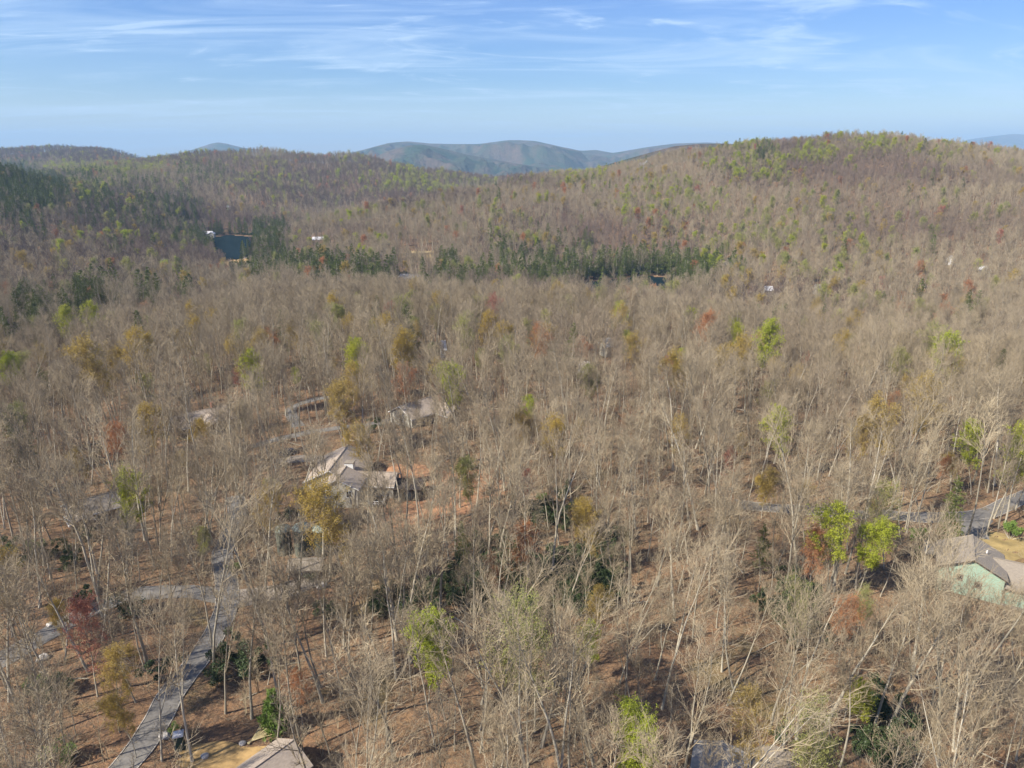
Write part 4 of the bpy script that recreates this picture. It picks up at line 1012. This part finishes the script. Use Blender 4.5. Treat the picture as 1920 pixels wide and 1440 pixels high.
# trees picked out one by one: pixel of the crown's middle, crown width in pixels, kind, label
HAND = [
 (232,960,58,'lime','tall bright yellow green tree left of the road, above the side road'),
 (832,1225,78,'lime','bushy yellow green tree at the bottom centre among bare trees'),
 (1570,985,76,'lime','rounded lime green tree on tall pale stems just below the right road'),
 (1620,1026,56,'lime','lime green tree just right of and below the rounded one on tall stems'),
 (1482,808,56,'lime','bright lime tree alone above the right road'),
 (1000,758,28,'lime','small bright lime crown alone in the centre of the forest'),
 (658,672,42,'lime','bright lime tree above the orange tree by the brown roofed house'),
 (1888,856,66,'lime','bright lime tree at the right edge above the road'),
 (1838,846,46,'lime','lime tree just left of the one at the right edge above the road'),
 (1676,960,62,'olive','olive yellow tree right of the rounded lime tree'),
 (1200,1424,84,'lime','yellow green bushy tree cut by the bottom edge right of the centre'),
 (1614,1306,48,'lime','yellow green tree at the lower right above the dark evergreens'),
 (1500,1160,56,'olive','olive yellow tree right of the dark evergreen thicket'),
 (812,664,26,'olive','olive tree beside the small white shed like house'),
 (905,676,24,'olive','small olive tree right of the white shed like house'),
 (1025,600,24,'lime','small lime crown right of the red crown on the near ridge'),
 (1149,588,32,'lime','rounded lime crown near the crest above the grey roofed house'),
 (1281,598,28,'lime','rounded lime crown at the crest right of the centre'),
 (1175,642,26,'lime','lime tree right of the grey roofed house in the forest'),
 (1270,680,26,'lime','lime tree below the rounded crown at the crest'),
 (1425,648,48,'lime','wide lime tree in the right half of the near forest'),
 (1385,634,26,'lime','narrow lime tree left of the wide lime one'),
 (1507,640,26,'lime','small round lime tree right of the wide lime one'),
 (1790,652,50,'lime','wide bright lime tree far right on the near ridge'),
 (1686,644,36,'olive','flat olive crown left of the wide bright lime tree far right'),
 (8,706,34,'lime','lime tree at the left edge'),
 (114,610,32,'lime','round lime tree at the far left, left of three'),
 (176,606,34,'lime','round lime tree at the far left, middle of three'),
 (198,604,22,'lime','small lime tree at the far left, right of three'),
 (283,616,24,'lime','small bright lime crown alone left of the crest'),
 (885,908,46,'olive','olive gold tree at the right side of the orange clearing'),
 (1612,1150,36,'olive','pale olive tree above the open floor at the lower right'),
 (372,1020,34,'olive','thin olive tree left of the road bend'),
 (205,1275,62,'gold','golden bushy tree left of the lower road'),
 (1110,1004,54,'gold','golden tree right of the orange one above the evergreen thicket'),
 (1082,972,38,'gold','golden crown just behind the golden tree above the thicket'),
 (1105,1148,46,'gold','gold topped tree at the right end of the evergreen thicket'),
 (192,694,62,'gold','wide golden tree at the left above the brick chimney house'),
 (242,668,52,'gold','golden crown behind the wide golden tree at the left'),
 (545,634,24,'gold','small golden crown near the left part of the crest'),
 (905,616,36,'gold','golden crown below the red crown on the near ridge'),
 (1356,680,34,'gold','golden crown in the right middle of the near forest'),
 (1600,828,46,'gold','pale golden crown right of the bright lime tree alone'),
 (1270,832,40,'gold','orange gold crown in the middle of the near forest'),
 (1435,910,36,'gold','golden crown at the left end of the right road'),
 (690,832,48,'gold','golden tree just right of the large house roof'),
 (1083,805,24,'gold','small golden crown right of the centre'),
 (400,812,28,'gold','golden shrub like tree by the brick chimney house'),
 (240,1345,50,'gold','low golden tree left of the road at the bottom left'),
 (1470,700,34,'gold','golden crown right of the wide lime tree'),
 (757,720,36,'orange','bright orange tree above the brown roofed house'),
 (215,828,38,'orange','orange tree below the wide golden tree at the left'),
 (978,1022,52,'orange','orange tree above the dark evergreen thicket'),
 (930,1082,42,'orange','orange crown inside the dark evergreen thicket'),
 (1012,650,38,'orange','orange crown left of the grey roofed house in the forest'),
 (1090,660,30,'orange','orange crown between the two houses in the near forest'),
 (1585,1166,52,'orange','pinkish orange tree above the open floor at the lower right'),
 (1528,1042,54,'orange','rusty orange crown below the rounded lime tree'),
 (1405,655,22,'orange','small orange crown left of the wide lime tree'),
 (1766,872,30,'orange','orange crown above the right road'),
 (1790,880,24,'gold','small gold crown above the right road beside the orange one'),
 (560,1290,30,'orange','thin orange tree above the bright green bush'),
 (975,900,36,'red','brick red crown right of the orange clearing'),
 (930,582,32,'red','red crown on the near ridge crest'),
 (160,1190,72,'red','pinkish red tree above the left road'),
 (440,708,20,'red','small red crown above the brick chimney house'),
 (1372,870,20,'red','small red crown left of the right road'),
 (38,815,48,'pine','bright green pine at the left edge'),
 (82,716,26,'pine','dark pine at the left above the bright one'),
 (455,772,24,'pine','slim green pine right of the brick chimney house'),
 (1790,944,50,'pine','dark green pine at the right road junction'),
 (704,576,20,'pine','lone dark pine on the near ridge crest'),
 (1826,578,28,'pine','lone conical pine in the hollow at the far right'),
 (1072,640,34,'pine','dark pine left of the grey roofed house in the forest'),
 (1430,1025,34,'pine','slim pine among bare trees left of the rounded lime tree'),
 (1912,832,30,'pine','green pine at the right edge above the lime trees'),
 (870,1010,30,'pine','dark slim pine behind the evergreen thicket'),
]
hx, hy, hs, hk, hl = [], [], [], [], []
for px, py, wpx, kd, lab in HAND:
    base_h = 22 if kd == 'pine' else 20; frac = 0.6 if kd == 'pine' else 0.72; cr = 7.2 if kd == 'pine' else 7.4
    s_ = 1.0
    for _ in range(4):
        x, y = at(px, py, base_h*frac*s_); z = h1(x, y); _, _, dep = project(x, y, z+10)
        s_ = min(1.5, max(0.45, wpx*dep/F/cr))
    hx.append(x); hy.append(y); hs.append(s_); hk.append(kd); hl.append(lab)
hx, hy, hs = map(np.array, (hx, hy, hs))
# make room round the picked trees, and open the sight line to their crowns
rm = np.zeros(TX.shape, bool)
for x, y, s_ in zip(hx, hy, hs):
    rm |= np.hypot(TX-x, TY-y) < 3.6*s_+1.2
    for f in (4, 8, 12, 16): rm |= (np.hypot(TX-x*(1-f/y), TY-(y-f)) < 2.4+1.8*s_) & (TS > 0.62)
# sight lines kept open to houses and tanks
for px, py, ab, rad in ((1805,1030,6,6),(1850,1040,6,6),(1815,1062,3,3.2),(630,890,4,6),(655,915,3,5.5),(370,1240,0,2.2),(405,1185,0,2.2),(425,1110,0,2.5),(424,1060,0,2.2),(335,1285,0,2.5),(655,915,3,5.5),(533,998,5,2.8),(566,1000,5,3.2),(600,1000,5,2.8),(574,1056,2,4),(785,762,3,4.5),(370,782,3,9),(350,775,3,7),(180,945,2,4.5),(493,1440,2,4),(338,1395,1,3),(250,1425,0,4),(290,1360,0,3),(1115,533,0,6),(1240,534,0,8),(1150,530,0,5),(435,468,0,14),(447,492,0,16)):
    x, y = at(px, py, ab)
    for f in np.arange(2, 26 if y < 400 else 130, 2.5 if y < 400 else 6): rm |= np.hypot(TX-x*(1-f/y), TY-(y-f)) < rad*(1-f/(45 if y < 400 else 400))
keep = ~rm | (rng.random(TX.shape) < 0.05)
TX, TY, TZ, TK, TL, TS = (a[keep] for a in (TX, TY, TZ, TK, TL, TS))

# bare trees whose trunks can be followed down to the ground in the photograph: pixel of the base, size
BASES = [(398,1281,1.15),(404,1262,1.0),(423,1337,0.95),(303,1427,0.95),(362,1427,1.05),(123,1317,1.1),(83,1060,1.15),(570,1415,1.05),(473,1348,0.9),(183,1127,0.95),(300,1147,0.9),(167,1260,0.95),(247,1287,0.8),
 (507,1212,1.2),(520,1120,1.15),(498,1105,1.1),(560,1110,0.85),(605,1062,0.9),(618,1090,1.0),(1443,1373,1.15),(1470,1407,1.0),(1493,1387,0.9),(1530,1410,1.1),(1573,1437,1.0),(1633,1390,1.1),(1747,1323,1.15),(1760,1436,1.1),(1790,1343,1.15),(1857,1370,1.0),
 (1377,1293,1.05),(1353,1260,0.9),(817,1400,1.0),(900,1410,1.05),(740,1425,1.1),(640,1310,0.95),(655,1240,1.0),(690,1340,0.9),(1015,1400,1.0),(1160,1380,1.05),(1240,1330,1.0),(1550,1120,1.1),(1562,1112,1.2),(1605,1105,1.0),(1815,1005,1.1),(1850,1003,1.1),(1885,985,1.15),(1700,1000,0.9),(1620,1010,1.0),(890,1180,1.0),(925,1170,1.1)]
bx, by, bs = [], [], []
for px, py, s_ in BASES:
    x, y = at(px, py); bx.append(x); by.append(y); bs.append(s_)
bx, by, bs = map(np.array, (bx, by, bs))
near_b = np.zeros(TX.shape, bool)
for x, y in zip(bx, by): near_b |= np.hypot(TX-x, TY-y) < 2.2
TX, TY, TZ, TK, TL, TS = (a[~near_b] for a in (TX, TY, TZ, TK, TL, TS))
TX = np.concatenate([TX, bx]); TY = np.concatenate([TY, by]); TZ = np.concatenate([TZ, H(bx, by)]); TK = np.concatenate([TK, np.zeros(len(bx), int)]); TL = np.concatenate([TL, np.zeros(len(bx), int)]); TS = np.concatenate([TS, bs])
PX, PY, DEP = project(TX, TY, TZ+12*TS)
seen = (PX > 5) & (PX < 1915) & (PY > 200) & (PY < 1500)

# landmarks for describing where a tree stands
LMK = [(*at(px, py, ab), nm) for px, py, ab, nm in (
 (1840,1046,4,'the mint green gabled house'),(640,890,4,'the large tan roofed house'),(790,762,3,'the brown roofed house with white chimney cap'),(374,782,3,'the brick chimney house'),(178,945,2,'the half hidden left house'),
 (493,1440,3,'the roof at the bottom edge'),(1362,1415,2,'the grey roof at the bottom right'),(574,1056,2,'the low shed'),(338,1402,0,'the dark green box cabin'),(800,918,0,'the orange leafy clearing'),
 (768,524,3,'the grey roofed house among pines'),(388,440,3,'the white roofed house on the left lake'),(312,494,3,'the pale roofed valley house'),(598,452,3,'the low pale house on the slope'),(783,476,3,'the yellow timber frame'),
 (1838,510,3,'the pale house on the right hill'),(1440,548,3,'the low pale house in the hollow'),(1362,500,3,'the grey house behind pines'),(1136,655,3,'the grey roofed forest house'),(1095,703,3,'the pale roofed forest house'),(831,661,2,'the small white house'),
 (435,465,0,'the left lake'),(1215,530,0,'the right lake'),(429,390,3,'the tiny white house on the slope'),(1193,291,3,'the towered ridge house'),(1580,255,3,'the right hill top'),(40,350,3,'the dark pine knoll'),(520,280,2,'the left middle ridge top'),(600,808,0,'the upper road'),(1640,966,0,'the right road'),(240,1118,0,'the left side road'))]
for x, y, lab, s_ in zip(hx, hy, hl, hs): 
    if s_ > 0: LMK.append((x, y, 'the '+lab.split(' at ')[0].split(' above ')[0].split(' among ')[0].split(' left of ')[0].split(' right of ')[0].split(' below ')[0].split(' beside ')[0].split(' on ')[0].split(' in ')[0].split(' near ')[0].split(' just ')[0].split(' alone')[0].split(' inside ')[0].split(' between ')[0].split(' cut ')[0].split(' by ')[0]))
names = [q[2] for q in LMK]; LMK = [q for q in LMK if names.count(q[2]) == 1]
LM = np.array([(q[0], q[1]) for q in LMK])
ORD = ['nearest', 'second', 'third', 'fourth', 'fifth', 'sixth', 'seventh', 'eighth', 'ninth', 'tenth', 'eleventh', 'twelfth', 'thirteenth', 'fourteenth', 'fifteenth', 'sixteenth', 'seventeenth', 'eighteenth', 'nineteenth', 'twentieth']
for a_ in ('twenty', 'thirty', 'forty', 'fifty', 'sixty', 'seventy', 'eighty', 'ninety'):
    for b_ in ['first']+ORD[1:9]: ORD.append(a_+' '+b_)
    ORD.append(a_+' tenth')
def describe(xs, ys, adj, noun):
    """a label for each: its look, and its rank counted from the nearest landmark on one side of it"""
    xs = np.asarray(xs); ys = np.asarray(ys); scale = np.hypot(xs, ys)
    D = np.hypot(xs[:, None]-LM[None, :, 0], ys[:, None]-LM[None, :, 1]); j = D.argmin(1); d = D[np.arange(len(xs)), j]
    ang = np.degrees(np.arctan2(ys-LM[j, 1], xs-LM[j, 0])); sec = np.where((ang > -45) & (ang <= 45), 0, np.where((ang > 45) & (ang <= 135), 1, np.where((ang <= -45) & (ang > -135), 3, 2)))
    word = {0: 'to the right of', 1: 'behind', 2: 'to the left of', 3: 'in front of'}
    out = [None]*len(xs); grp = {}
    for i in range(len(xs)): grp.setdefault((int(j[i]), int(sec[i]), adj[i]), []).append(i)
    for (jj, ss, ad), ids in grp.items():
        ids.sort(key=lambda i: d[i])
        for k, i in enumerate(ids):
            o = ORD[min(k, len(ORD)-1)]
            out[i] = f'{o} {ad} {noun} {word[ss]} {LMK[jj][2]}'
            if len(out[i].split()) > 16: out[i] = out[i].replace('mid sized', 'medium').replace('to the left of', 'left of').replace('to the right of', 'right of')
    return out
NAMES = {'bare': ('bare_tree', 'bare tree', 'bare grey trees of the near forest'), 'pine': ('pine_tree', 'pine', 'dark evergreens in the valley and on the knoll'),
 'lime': ('leafing_tree', 'lime green tree', 'lime green trees in young leaf'), 'olive': ('leafing_tree', 'olive tree', 'olive green trees in young leaf'),
 'gold': ('budding_tree', 'golden tree', 'golden budding trees'), 'orange': ('budding_tree', 'orange tree', 'orange budding trees'), 'red': ('budding_tree', 'red tree', 'red budding trees')}
def place_tree(kind, x, y, z, s, rz, label, near_=True, lod=0, form=None, tilt=(0, 0)):
    nm, cat_, grp = NAMES[kind]
    forms = LIB[kind][lod]; f = forms[form if form is not None else random.randrange(len(forms))]
    if near_:
        t = bpy.data.objects.new(nm, None); COL.objects.link(t); t.empty_display_size = 0.5
        for part, me in (('trunk', f[0]), ('crown', f[1])):
            o = bpy.data.objects.new(part, me); o.parent = t; COL.objects.link(o)
    else:
        t = bpy.data.objects.new(nm, f[2]); COL.objects.link(t)
    t.location = (x, y, z); t.rotation_euler = (tilt[0], tilt[1], rz); t.scale = (s, s, s*random.uniform(0.92, 1.12))
    t['label'] = label; t['category'] = 'tree'; t['group'] = grp
    return t
for x, y, s_, kd, lab in zip(hx, hy, hs, hk, hl):
    lod = 0 if y < 460 else 1
    place_tree(kd, x, y, h1(x, y)-0.1, s_, random.uniform(0, 6.28), lab, lod == 0, lod)
LIMITS = {0: 300, 1: 250, 2: 200, 3: 150, 4: 120, 5: 80, 6: 50}
single = np.zeros(TX.shape, bool)
for ki, lim in LIMITS.items():
    ids = np.where((TK == ki) & seen)[0]
    if ki == 0: ids = ids[(TS[ids] > 0.6) & (PX[ids] > 20) & (PX[ids] < 1900)]
    ids = ids[np.argsort(DEP[ids]/TS[ids])][:lim]
    single[ids] = True
    if not len(ids): continue
    kd = KIND[ki]
    adj = []
    for i in ids:
        a_ = 'tall' if TS[i] > 1.0 else ('slender' if TS[i] < 0.8 else 'mid sized')
        adj.append(a_)
    labs = describe(TX[ids], TY[ids], adj, NAMES[kd][1])
    for i, lab in zip(ids, labs):
        lod = int(TL[i]); place_tree(kd, TX[i], TY[i], TZ[i]-0.1, TS[i], random.uniform(0, 6.28), lab, lod == 0, lod, None, (random.gauss(0, 0.07), random.gauss(0, 0.07)) if lod == 0 and ki != 1 else (0, 0))

# the rest of the forest: one mass per kind
def scatter(name, xs, ys, zs, scl, lods, protos, label, cat, tilt=0.05):
    """protos: list of meshes per lod"""
    col = bpy.data.collections.new(name+'_forms'); idx0 = {}; n_ = 0; order = []
    for lod in sorted(protos):
        idx0[lod] = (n_, len(protos[lod]))
        for me in protos[lod]:
            o = bpy.data.objects.new('%s_form_%03d' % (name, n_), me); col.objects.link(o); n_ += 1
    P = len(xs)
    idx = np.array([idx0[int(l_)][0]+rng.integers(idx0[int(l_)][1]) for l_ in lods], dtype=np.int32)
    me = bpy.data.meshes.new(name); me.vertices.add(P); me.vertices.foreach_set('co', np.column_stack([xs, ys, zs]).astype(np.float32).ravel())
    a = me.attributes.new('form', 'INT', 'POINT'); a.data.foreach_set('value', idx)
    rot = np.column_stack([rng.normal(0, tilt, P), rng.normal(0, tilt, P), rng.uniform(0, 6.28, P)]).astype(np.float32)
    a = me.attributes.new('turn', 'FLOAT_VECTOR', 'POINT'); a.data.foreach_set('vector', rot.ravel())
    s3 = np.column_stack([scl, scl, scl*rng.uniform(0.9, 1.15, P)]).astype(np.float32)
    a = me.attributes.new('size', 'FLOAT_VECTOR', 'POINT'); a.data.foreach_set('vector', s3.ravel())
    o = link(name, me); tag(o, label, cat, None, 'stuff')
    ng = bpy.data.node_groups.new(name, 'GeometryNodeTree')
    ng.interface.new_socket('Geometry', in_out='INPUT', socket_type='NodeSocketGeometry'); ng.interface.new_socket('Geometry', in_out='OUTPUT', socket_type='NodeSocketGeometry')
    gi = ng.nodes.new('NodeGroupInput'); go = ng.nodes.new('NodeGroupOutput'); ip = ng.nodes.new('GeometryNodeInstanceOnPoints'); ci = ng.nodes.new('GeometryNodeCollectionInfo')
    ci.inputs['Collection'].default_value = col; ci.inputs['Separate Children'].default_value = True; ci.inputs['Reset Children'].default_value = True
    def na(nm, typ):
        q = ng.nodes.new('GeometryNodeInputNamedAttribute'); q.data_type = typ; q.inputs['Name'].default_value = nm; return [s_ for s_ in q.outputs if s_.enabled and s_.name == 'Attribute'][0]
    e2r = ng.nodes.new('FunctionNodeEulerToRotation')
    L_ = ng.links; L_.new(gi.outputs[0], ip.inputs['Points']); L_.new(ci.outputs[0], ip.inputs['Instance']); ip.inputs['Pick Instance'].default_value = True
    L_.new(na('form', 'INT'), ip.inputs['Instance Index']); L_.new(na('turn', 'FLOAT_VECTOR'), e2r.inputs[0]); L_.new(e2r.outputs[0], ip.inputs['Rotation']); L_.new(na('size', 'FLOAT_VECTOR'), ip.inputs['Scale'])
    L_.new(ip.outputs[0], go.inputs[0])
    md = o.modifiers.new('trees', 'NODES'); md.node_group = ng
    return o
rest = ~single
STUFF = {'bare': ('bare_woodland', 'mass of bare grey brown trees covering the ground and hills'), 'pine': ('pine_woodland', 'dark evergreens scattered through the far wooded slopes'),
 'lime': ('lime_green_woodland', 'small lime green trees scattered over the far slopes'), 'olive': ('olive_green_woodland', 'small olive green trees scattered over the far slopes'),
 'gold': ('golden_woodland', 'small golden trees scattered through the woods'), 'orange': ('orange_woodland', 'small orange trees scattered through the woods'), 'red': ('red_woodland', 'small red trees scattered through the woods'), 'umber': ('dark_woodland', 'stands of darker brown bare trees on the hills')}
for ki, kd in enumerate(KIND):
    m_ = rest & (TK == ki)
    if m_.sum(): scatter(STUFF[kd][0], TX[m_], TY[m_], TZ[m_]-0.1, TS[m_], TL[m_], {q: [f[2] for f in LIB[kd][q]] for q in LIB[kd]}, STUFF[kd][1], 'woodland')

# ------------------------------------------------------------------ undergrowth
def sapling(seed):
    random.seed(seed); K = MB()
    for s_ in range(random.randint(1, 3)):
        st, _ = path(Vector((random.uniform(-.3, .3), random.uniform(-.3, .3), -0.2)), UP+rv(0.16), random.uniform(3.0, 6.5), 4, 0.09, 0.06)
        K.tube(st, [0.06, 0.05, 0.035, 0.025, 0.01], 3)
        for i in range(22):
            p, d = along(st, random.uniform(0.25, 0.98)); dd = side_dir(d, R(random.uniform(25, 60)), random.uniform(0, 6.28)); q = p+dd*random.uniform(0.7, 1.7); K.spike(p, q, 0.022)
            for _ in range(3): e = p.lerp(q, random.uniform(0.3, 0.9)); K.spike(e, e+(dd+rv(0.6)).normalized()*random.uniform(0.3, 0.8), 0.013)
    return K.mesh('sapling', [M['twig']])
def brush(seed):
    random.seed(seed); K = MB()
    for i in range(34):
        p = Vector((random.gauss(0, 0.5), random.gauss(0, 0.5), 0)); d = (UP+rv(0.45)).normalized(); q = p+d*random.uniform(0.8, 2.2); K.spike(p, q, 0.024)
        for _ in range(3): e = p.lerp(q, random.uniform(0.3, 0.9)); K.spike(e, e+(d+rv(0.6)).normalized()*random.uniform(0.3, 0.7), 0.014)
    return K.mesh('brush', [M['twig']])
def deadfall(seed):
    random.seed(seed); K = MB()
    st, _ = path(Vector((-4, 0, 0.15)), Vector((1, 0, 0.02)), random.uniform(6, 10), 5, 0.05, 0.0); K.tube(st, [0.17, 0.15, 0.13, 0.1, 0.07, 0.03], 5)
    for i in range(6): p, d = along(st, random.uniform(0.5, 0.95)); K.spike(p, p+(d+rv(0.5)+UP*0.2).normalized()*random.uniform(0.8, 2), 0.04)
    return K.mesh('deadfall', [M['trunk']])
def leafbush(seed, name, m_, hh=2.2, w=1.8, nleaf=1500, ls=0.2):
    random.seed(seed); K = MB()
    for i in range(9):
        d = (UP+rv(0.5)).normalized(); K.spike(Vector((0, 0, -0.2)), d*hh*0.8, 0.05, 0)
    cl_ = [(Vector((random.gauss(0, w*0.45), random.gauss(0, w*0.45), random.uniform(0.25, 0.85)*hh)), random.uniform(0.35, 0.8)) for _ in range(12)]
    for i in range(nleaf):
        c, r_ = random.choice(cl_); p = c+rv(1).normalized()*r_*random.uniform(0.7, 1.05); p.z = max(0.05, p.z)
        K.leaf(p, rv(1).normalized()*ls*random.uniform(0.7, 1.4), ls*0.3, 1)
    return K.mesh(name, [M['trunk'], m_])
x, y, g = jitter_grid(60, 330, 3.4, 0.80, 300); b_ = ~blocked(x, y, -0.6); gx, gy, _ = project(x, y, H(x, y))
dens = 0.62+0.25*wav(x, y, 20, 80, 5.0)/3-0.45*ellipses(gx, gy, OPEN); b_ &= g.random(x.shape) < dens+0.12
x, y = x[b_], y[b_]; kk = g.integers(0, 2, x.shape)
scatter('undergrowth', x, y, H(x, y), g.uniform(0.5, 1.2, x.shape), kk, {0: [sapling(701+i) for i in range(5)], 1: [brush(720+i) for i in range(4)]}, 'thin grey brown saplings and brush between the trees', 'undergrowth', 0.08)
x, y, g = jitter_grid(60, 260, 9.0, 0.80, 301); b_ = ~blocked(x, y, 1.0) & (g.random(x.shape) < 0.5); x, y = x[b_], y[b_]
scatter('fallen_branches', x, y, H(x, y), g.uniform(0.35, 1.0, x.shape), np.zeros(x.shape), {0: [deadfall(740+i) for i in range(3)]}, 'grey fallen branches and logs lying on the leaf litter', 'deadwood', 0.03)
# loose leaf and twig litter on the near floor
def litter(seed):
    random.seed(seed); K = MB()
    for i in range(90):
        p = Vector((random.uniform(-2, 2), random.uniform(-2, 2), 0.05)); K.spike(p, p+Vector((random.gauss(0, 1), random.gauss(0, 1), 0.12)).normalized()*random.uniform(0.4, 1.4), 0.02)
    return K.mesh('litter', [M['twig']])
x, y, g = jitter_grid(60, 200, 4.0, 0.80, 302); b_ = ~blocked(x, y, 1.2); x, y = x[b_], y[b_]
scatter('twig_litter', x, y, H(x, y), g.uniform(0.8, 1.2, x.shape), np.zeros(x.shape), {0: [litter(750+i) for i in range(4)]}, 'twigs lying in the leaf litter', 'litter', 0.01)

# evergreen bushes one can tell apart
BUSH = {'dark': [leafbush(760+i, 'evergreen_bush', M['darkleaf']) for i in range(3)], 'tall': [leafbush(770+i, 'evergreen_bush', M['darkleaf'], 4.6, 2.6, 2600, 0.26) for i in range(3)], 'green': [leafbush(780+i, 'green_bush', M['fresh'], 3.4, 1.8, 1800, 0.2) for i in range(2)]}
BL = [(440,1235,'tall',1.25,'big dark rhododendron clump just right of the lower road'),(415,1262,'tall',0.9,'dark rhododendron below the big clump right of the road'),(478,1250,'tall',1.0,'dark evergreen bush right of the big clump by the road'),(305,1262,'tall',0.9,'dark evergreen bush left of the lower road'),
 (100,1300,'tall',1.0,'green brown bush left of the golden bushy tree'),(70,1290,'green',1.0,'green bush at the left edge below the left road'),(110,1420,'green',1.2,'bright green bush at the bottom left corner'),(252,1140,'dark',1.6,'evergreen bush just below the left side road'),
 (160,1128,'tall',1.0,'dark evergreen bush above the pinkish red tree'),(440,1065,'green',0.7,'green bush on the right verge at the road bend'),(505,905,'green',0.8,'olive green bush left of the large house'),(572,915,'dark',0.9,'dark bush below the left wall of the large house'),
 (590,940,'green',0.5,'small green bush before the large house'),(1722,1005,'green',1.0,'yellow green bush left of the mint green house'),(1735,1040,'green',1.1,'yellow green bush below the left deck of the mint green house'),(1895,1000,'green',1.2,'green bush above the roof of the mint green house'),
 (1640,1330,'tall',1.2,'dark evergreen at the lower right below the yellow green tree'),(1665,1375,'tall',1.2,'dark evergreen just right of and below the other at the lower right'),(1655,1415,'tall',1.0,'dark evergreen at the bottom right edge of the open floor'),(1468,1380,'dark',0.9,'dark low bush by the grey roof'),
 (1500,1130,'tall',1.2,'green evergreen below the pale stems of the rounded lime tree'),(1540,1195,'tall',1.0,'dark evergreen left of the pinkish orange tree'),(1475,1090,'tall',1.0,'evergreen left of the rounded lime tree stems'),(578,1078,'dark',0.8,'low dark bush between the shed and the gravel drive'),
 (325,1360,'green',0.45,'low green bush beside the dark green box cabin'),(700,800,'tall',0.9,'dark evergreen at the right end of the upper road'),(545,960,'dark',1.0,'dark bush behind the left tank'),(65,1030,'green',1.1,'green bush at the far left floor'),(160,1005,'tall',0.7,'dark bush in front of the half hidden left house'),(1060,925,'tall',1.0,'evergreen right of the brick red crown'),(1015,935,'green',0.8,'bright evergreen just below the brick red crown'),(1495,755,'tall',1.0,'dark evergreen above the bright lime tree alone'),(1160,1010,'tall',1.0,'dark evergreen right of the golden tree above the thicket')]
for px, py, kd, s_, lab in BL:
    x, y = at(px, py, 1.2); o = link('evergreen_bush', random.choice(BUSH[kd]), None, (x, y, h1(x, y)-0.05)); o.rotation_euler.z = random.uniform(0, 6.28); o.scale = (s_*1.1, s_*1.1, s_)
    tag(o, lab, 'bush', 'evergreen bushes on the forest floor')
# the upright bright evergreen beside the poles
random.seed(800); T, K = conifer(800, 7.5, 2.4, 0, 0, 0.05, -25, 1.5)
x, y = at(520, 1375); t = tag(empty('bright_evergreen', (x, y, h1(x, y))), 'feathery bright green evergreen behind the pile of pale poles', 'tree')
link('trunk', T.mesh('trunk', [M['trunk']]), t); K.m = [0]*len(K.m); link('crown', K.mesh('crown', [M['fresh']]), t)
# dense rhododendron thicket in the middle
tx, ty, ts = [], [], []
g = np.random.default_rng(9)
for cx, cy_, rx, ry, n_ in ((1010,1100,150,50,120),(880,1090,70,40,40),(760,1120,70,30,26),(930,1035,70,30,26),(1120,1060,60,50,36),(1040,960,60,25,20),(1480,1150,40,60,18),(620,1145,20,14,4),(1650,1390,40,40,8),(80,1040,70,30,8)):
    for _ in range(n_):
        a_ = g.uniform(0, 6.28); q = math.sqrt(g.random()); x, y = at(cx+math.cos(a_)*q*rx, cy_+math.sin(a_)*q*ry, 1.5); tx.append(x); ty.append(y); ts.append(g.uniform(0.5, 1.05))
tx, ty, ts = map(np.array, (tx, ty, ts)); b_ = ~blocked(tx, ty, 1.0); tx, ty, ts = tx[b_], ty[b_], ts[b_]
scatter('evergreen_thicket', tx, ty, H(tx, ty), ts, np.zeros(tx.shape), {0: BUSH['tall']+BUSH['dark']}, 'dark evergreen rhododendron thicket under the bare trees', 'thicket', 0.03)
# shoreline and hollow shrubs
x, y, g = jitter_grid(330, 1120, 5.0, 0.80, 303); px, py, _ = project(x, y, H(x, y)+3); nearlake = np.minimum(poly_dist(x, y, lake_l), poly_dist(x, y, lake_r)) < 16; b_ = ~blocked(x, y) & ((ellipses(px, py, PINES) > 0.3) & (g.random(x.shape) < 0.7) | nearlake & (py < 484) | nearlake & (px > 600) & (g.random(x.shape) < 0.8)); x, y = x[b_], y[b_]
scatter('evergreen_understory', x, y, H(x, y), g.uniform(0.8, 1.6, x.shape), np.zeros(x.shape), {0: BUSH['dark']+BUSH['tall']}, 'dark evergreen shrubs under the pines by the lake', 'thicket', 0.03)
print('TREES', len(TX), int(single.sum()), {KIND[k]: int((TK == k).sum()) for k in range(7)}, 'objects', len(bpy.data.objects))
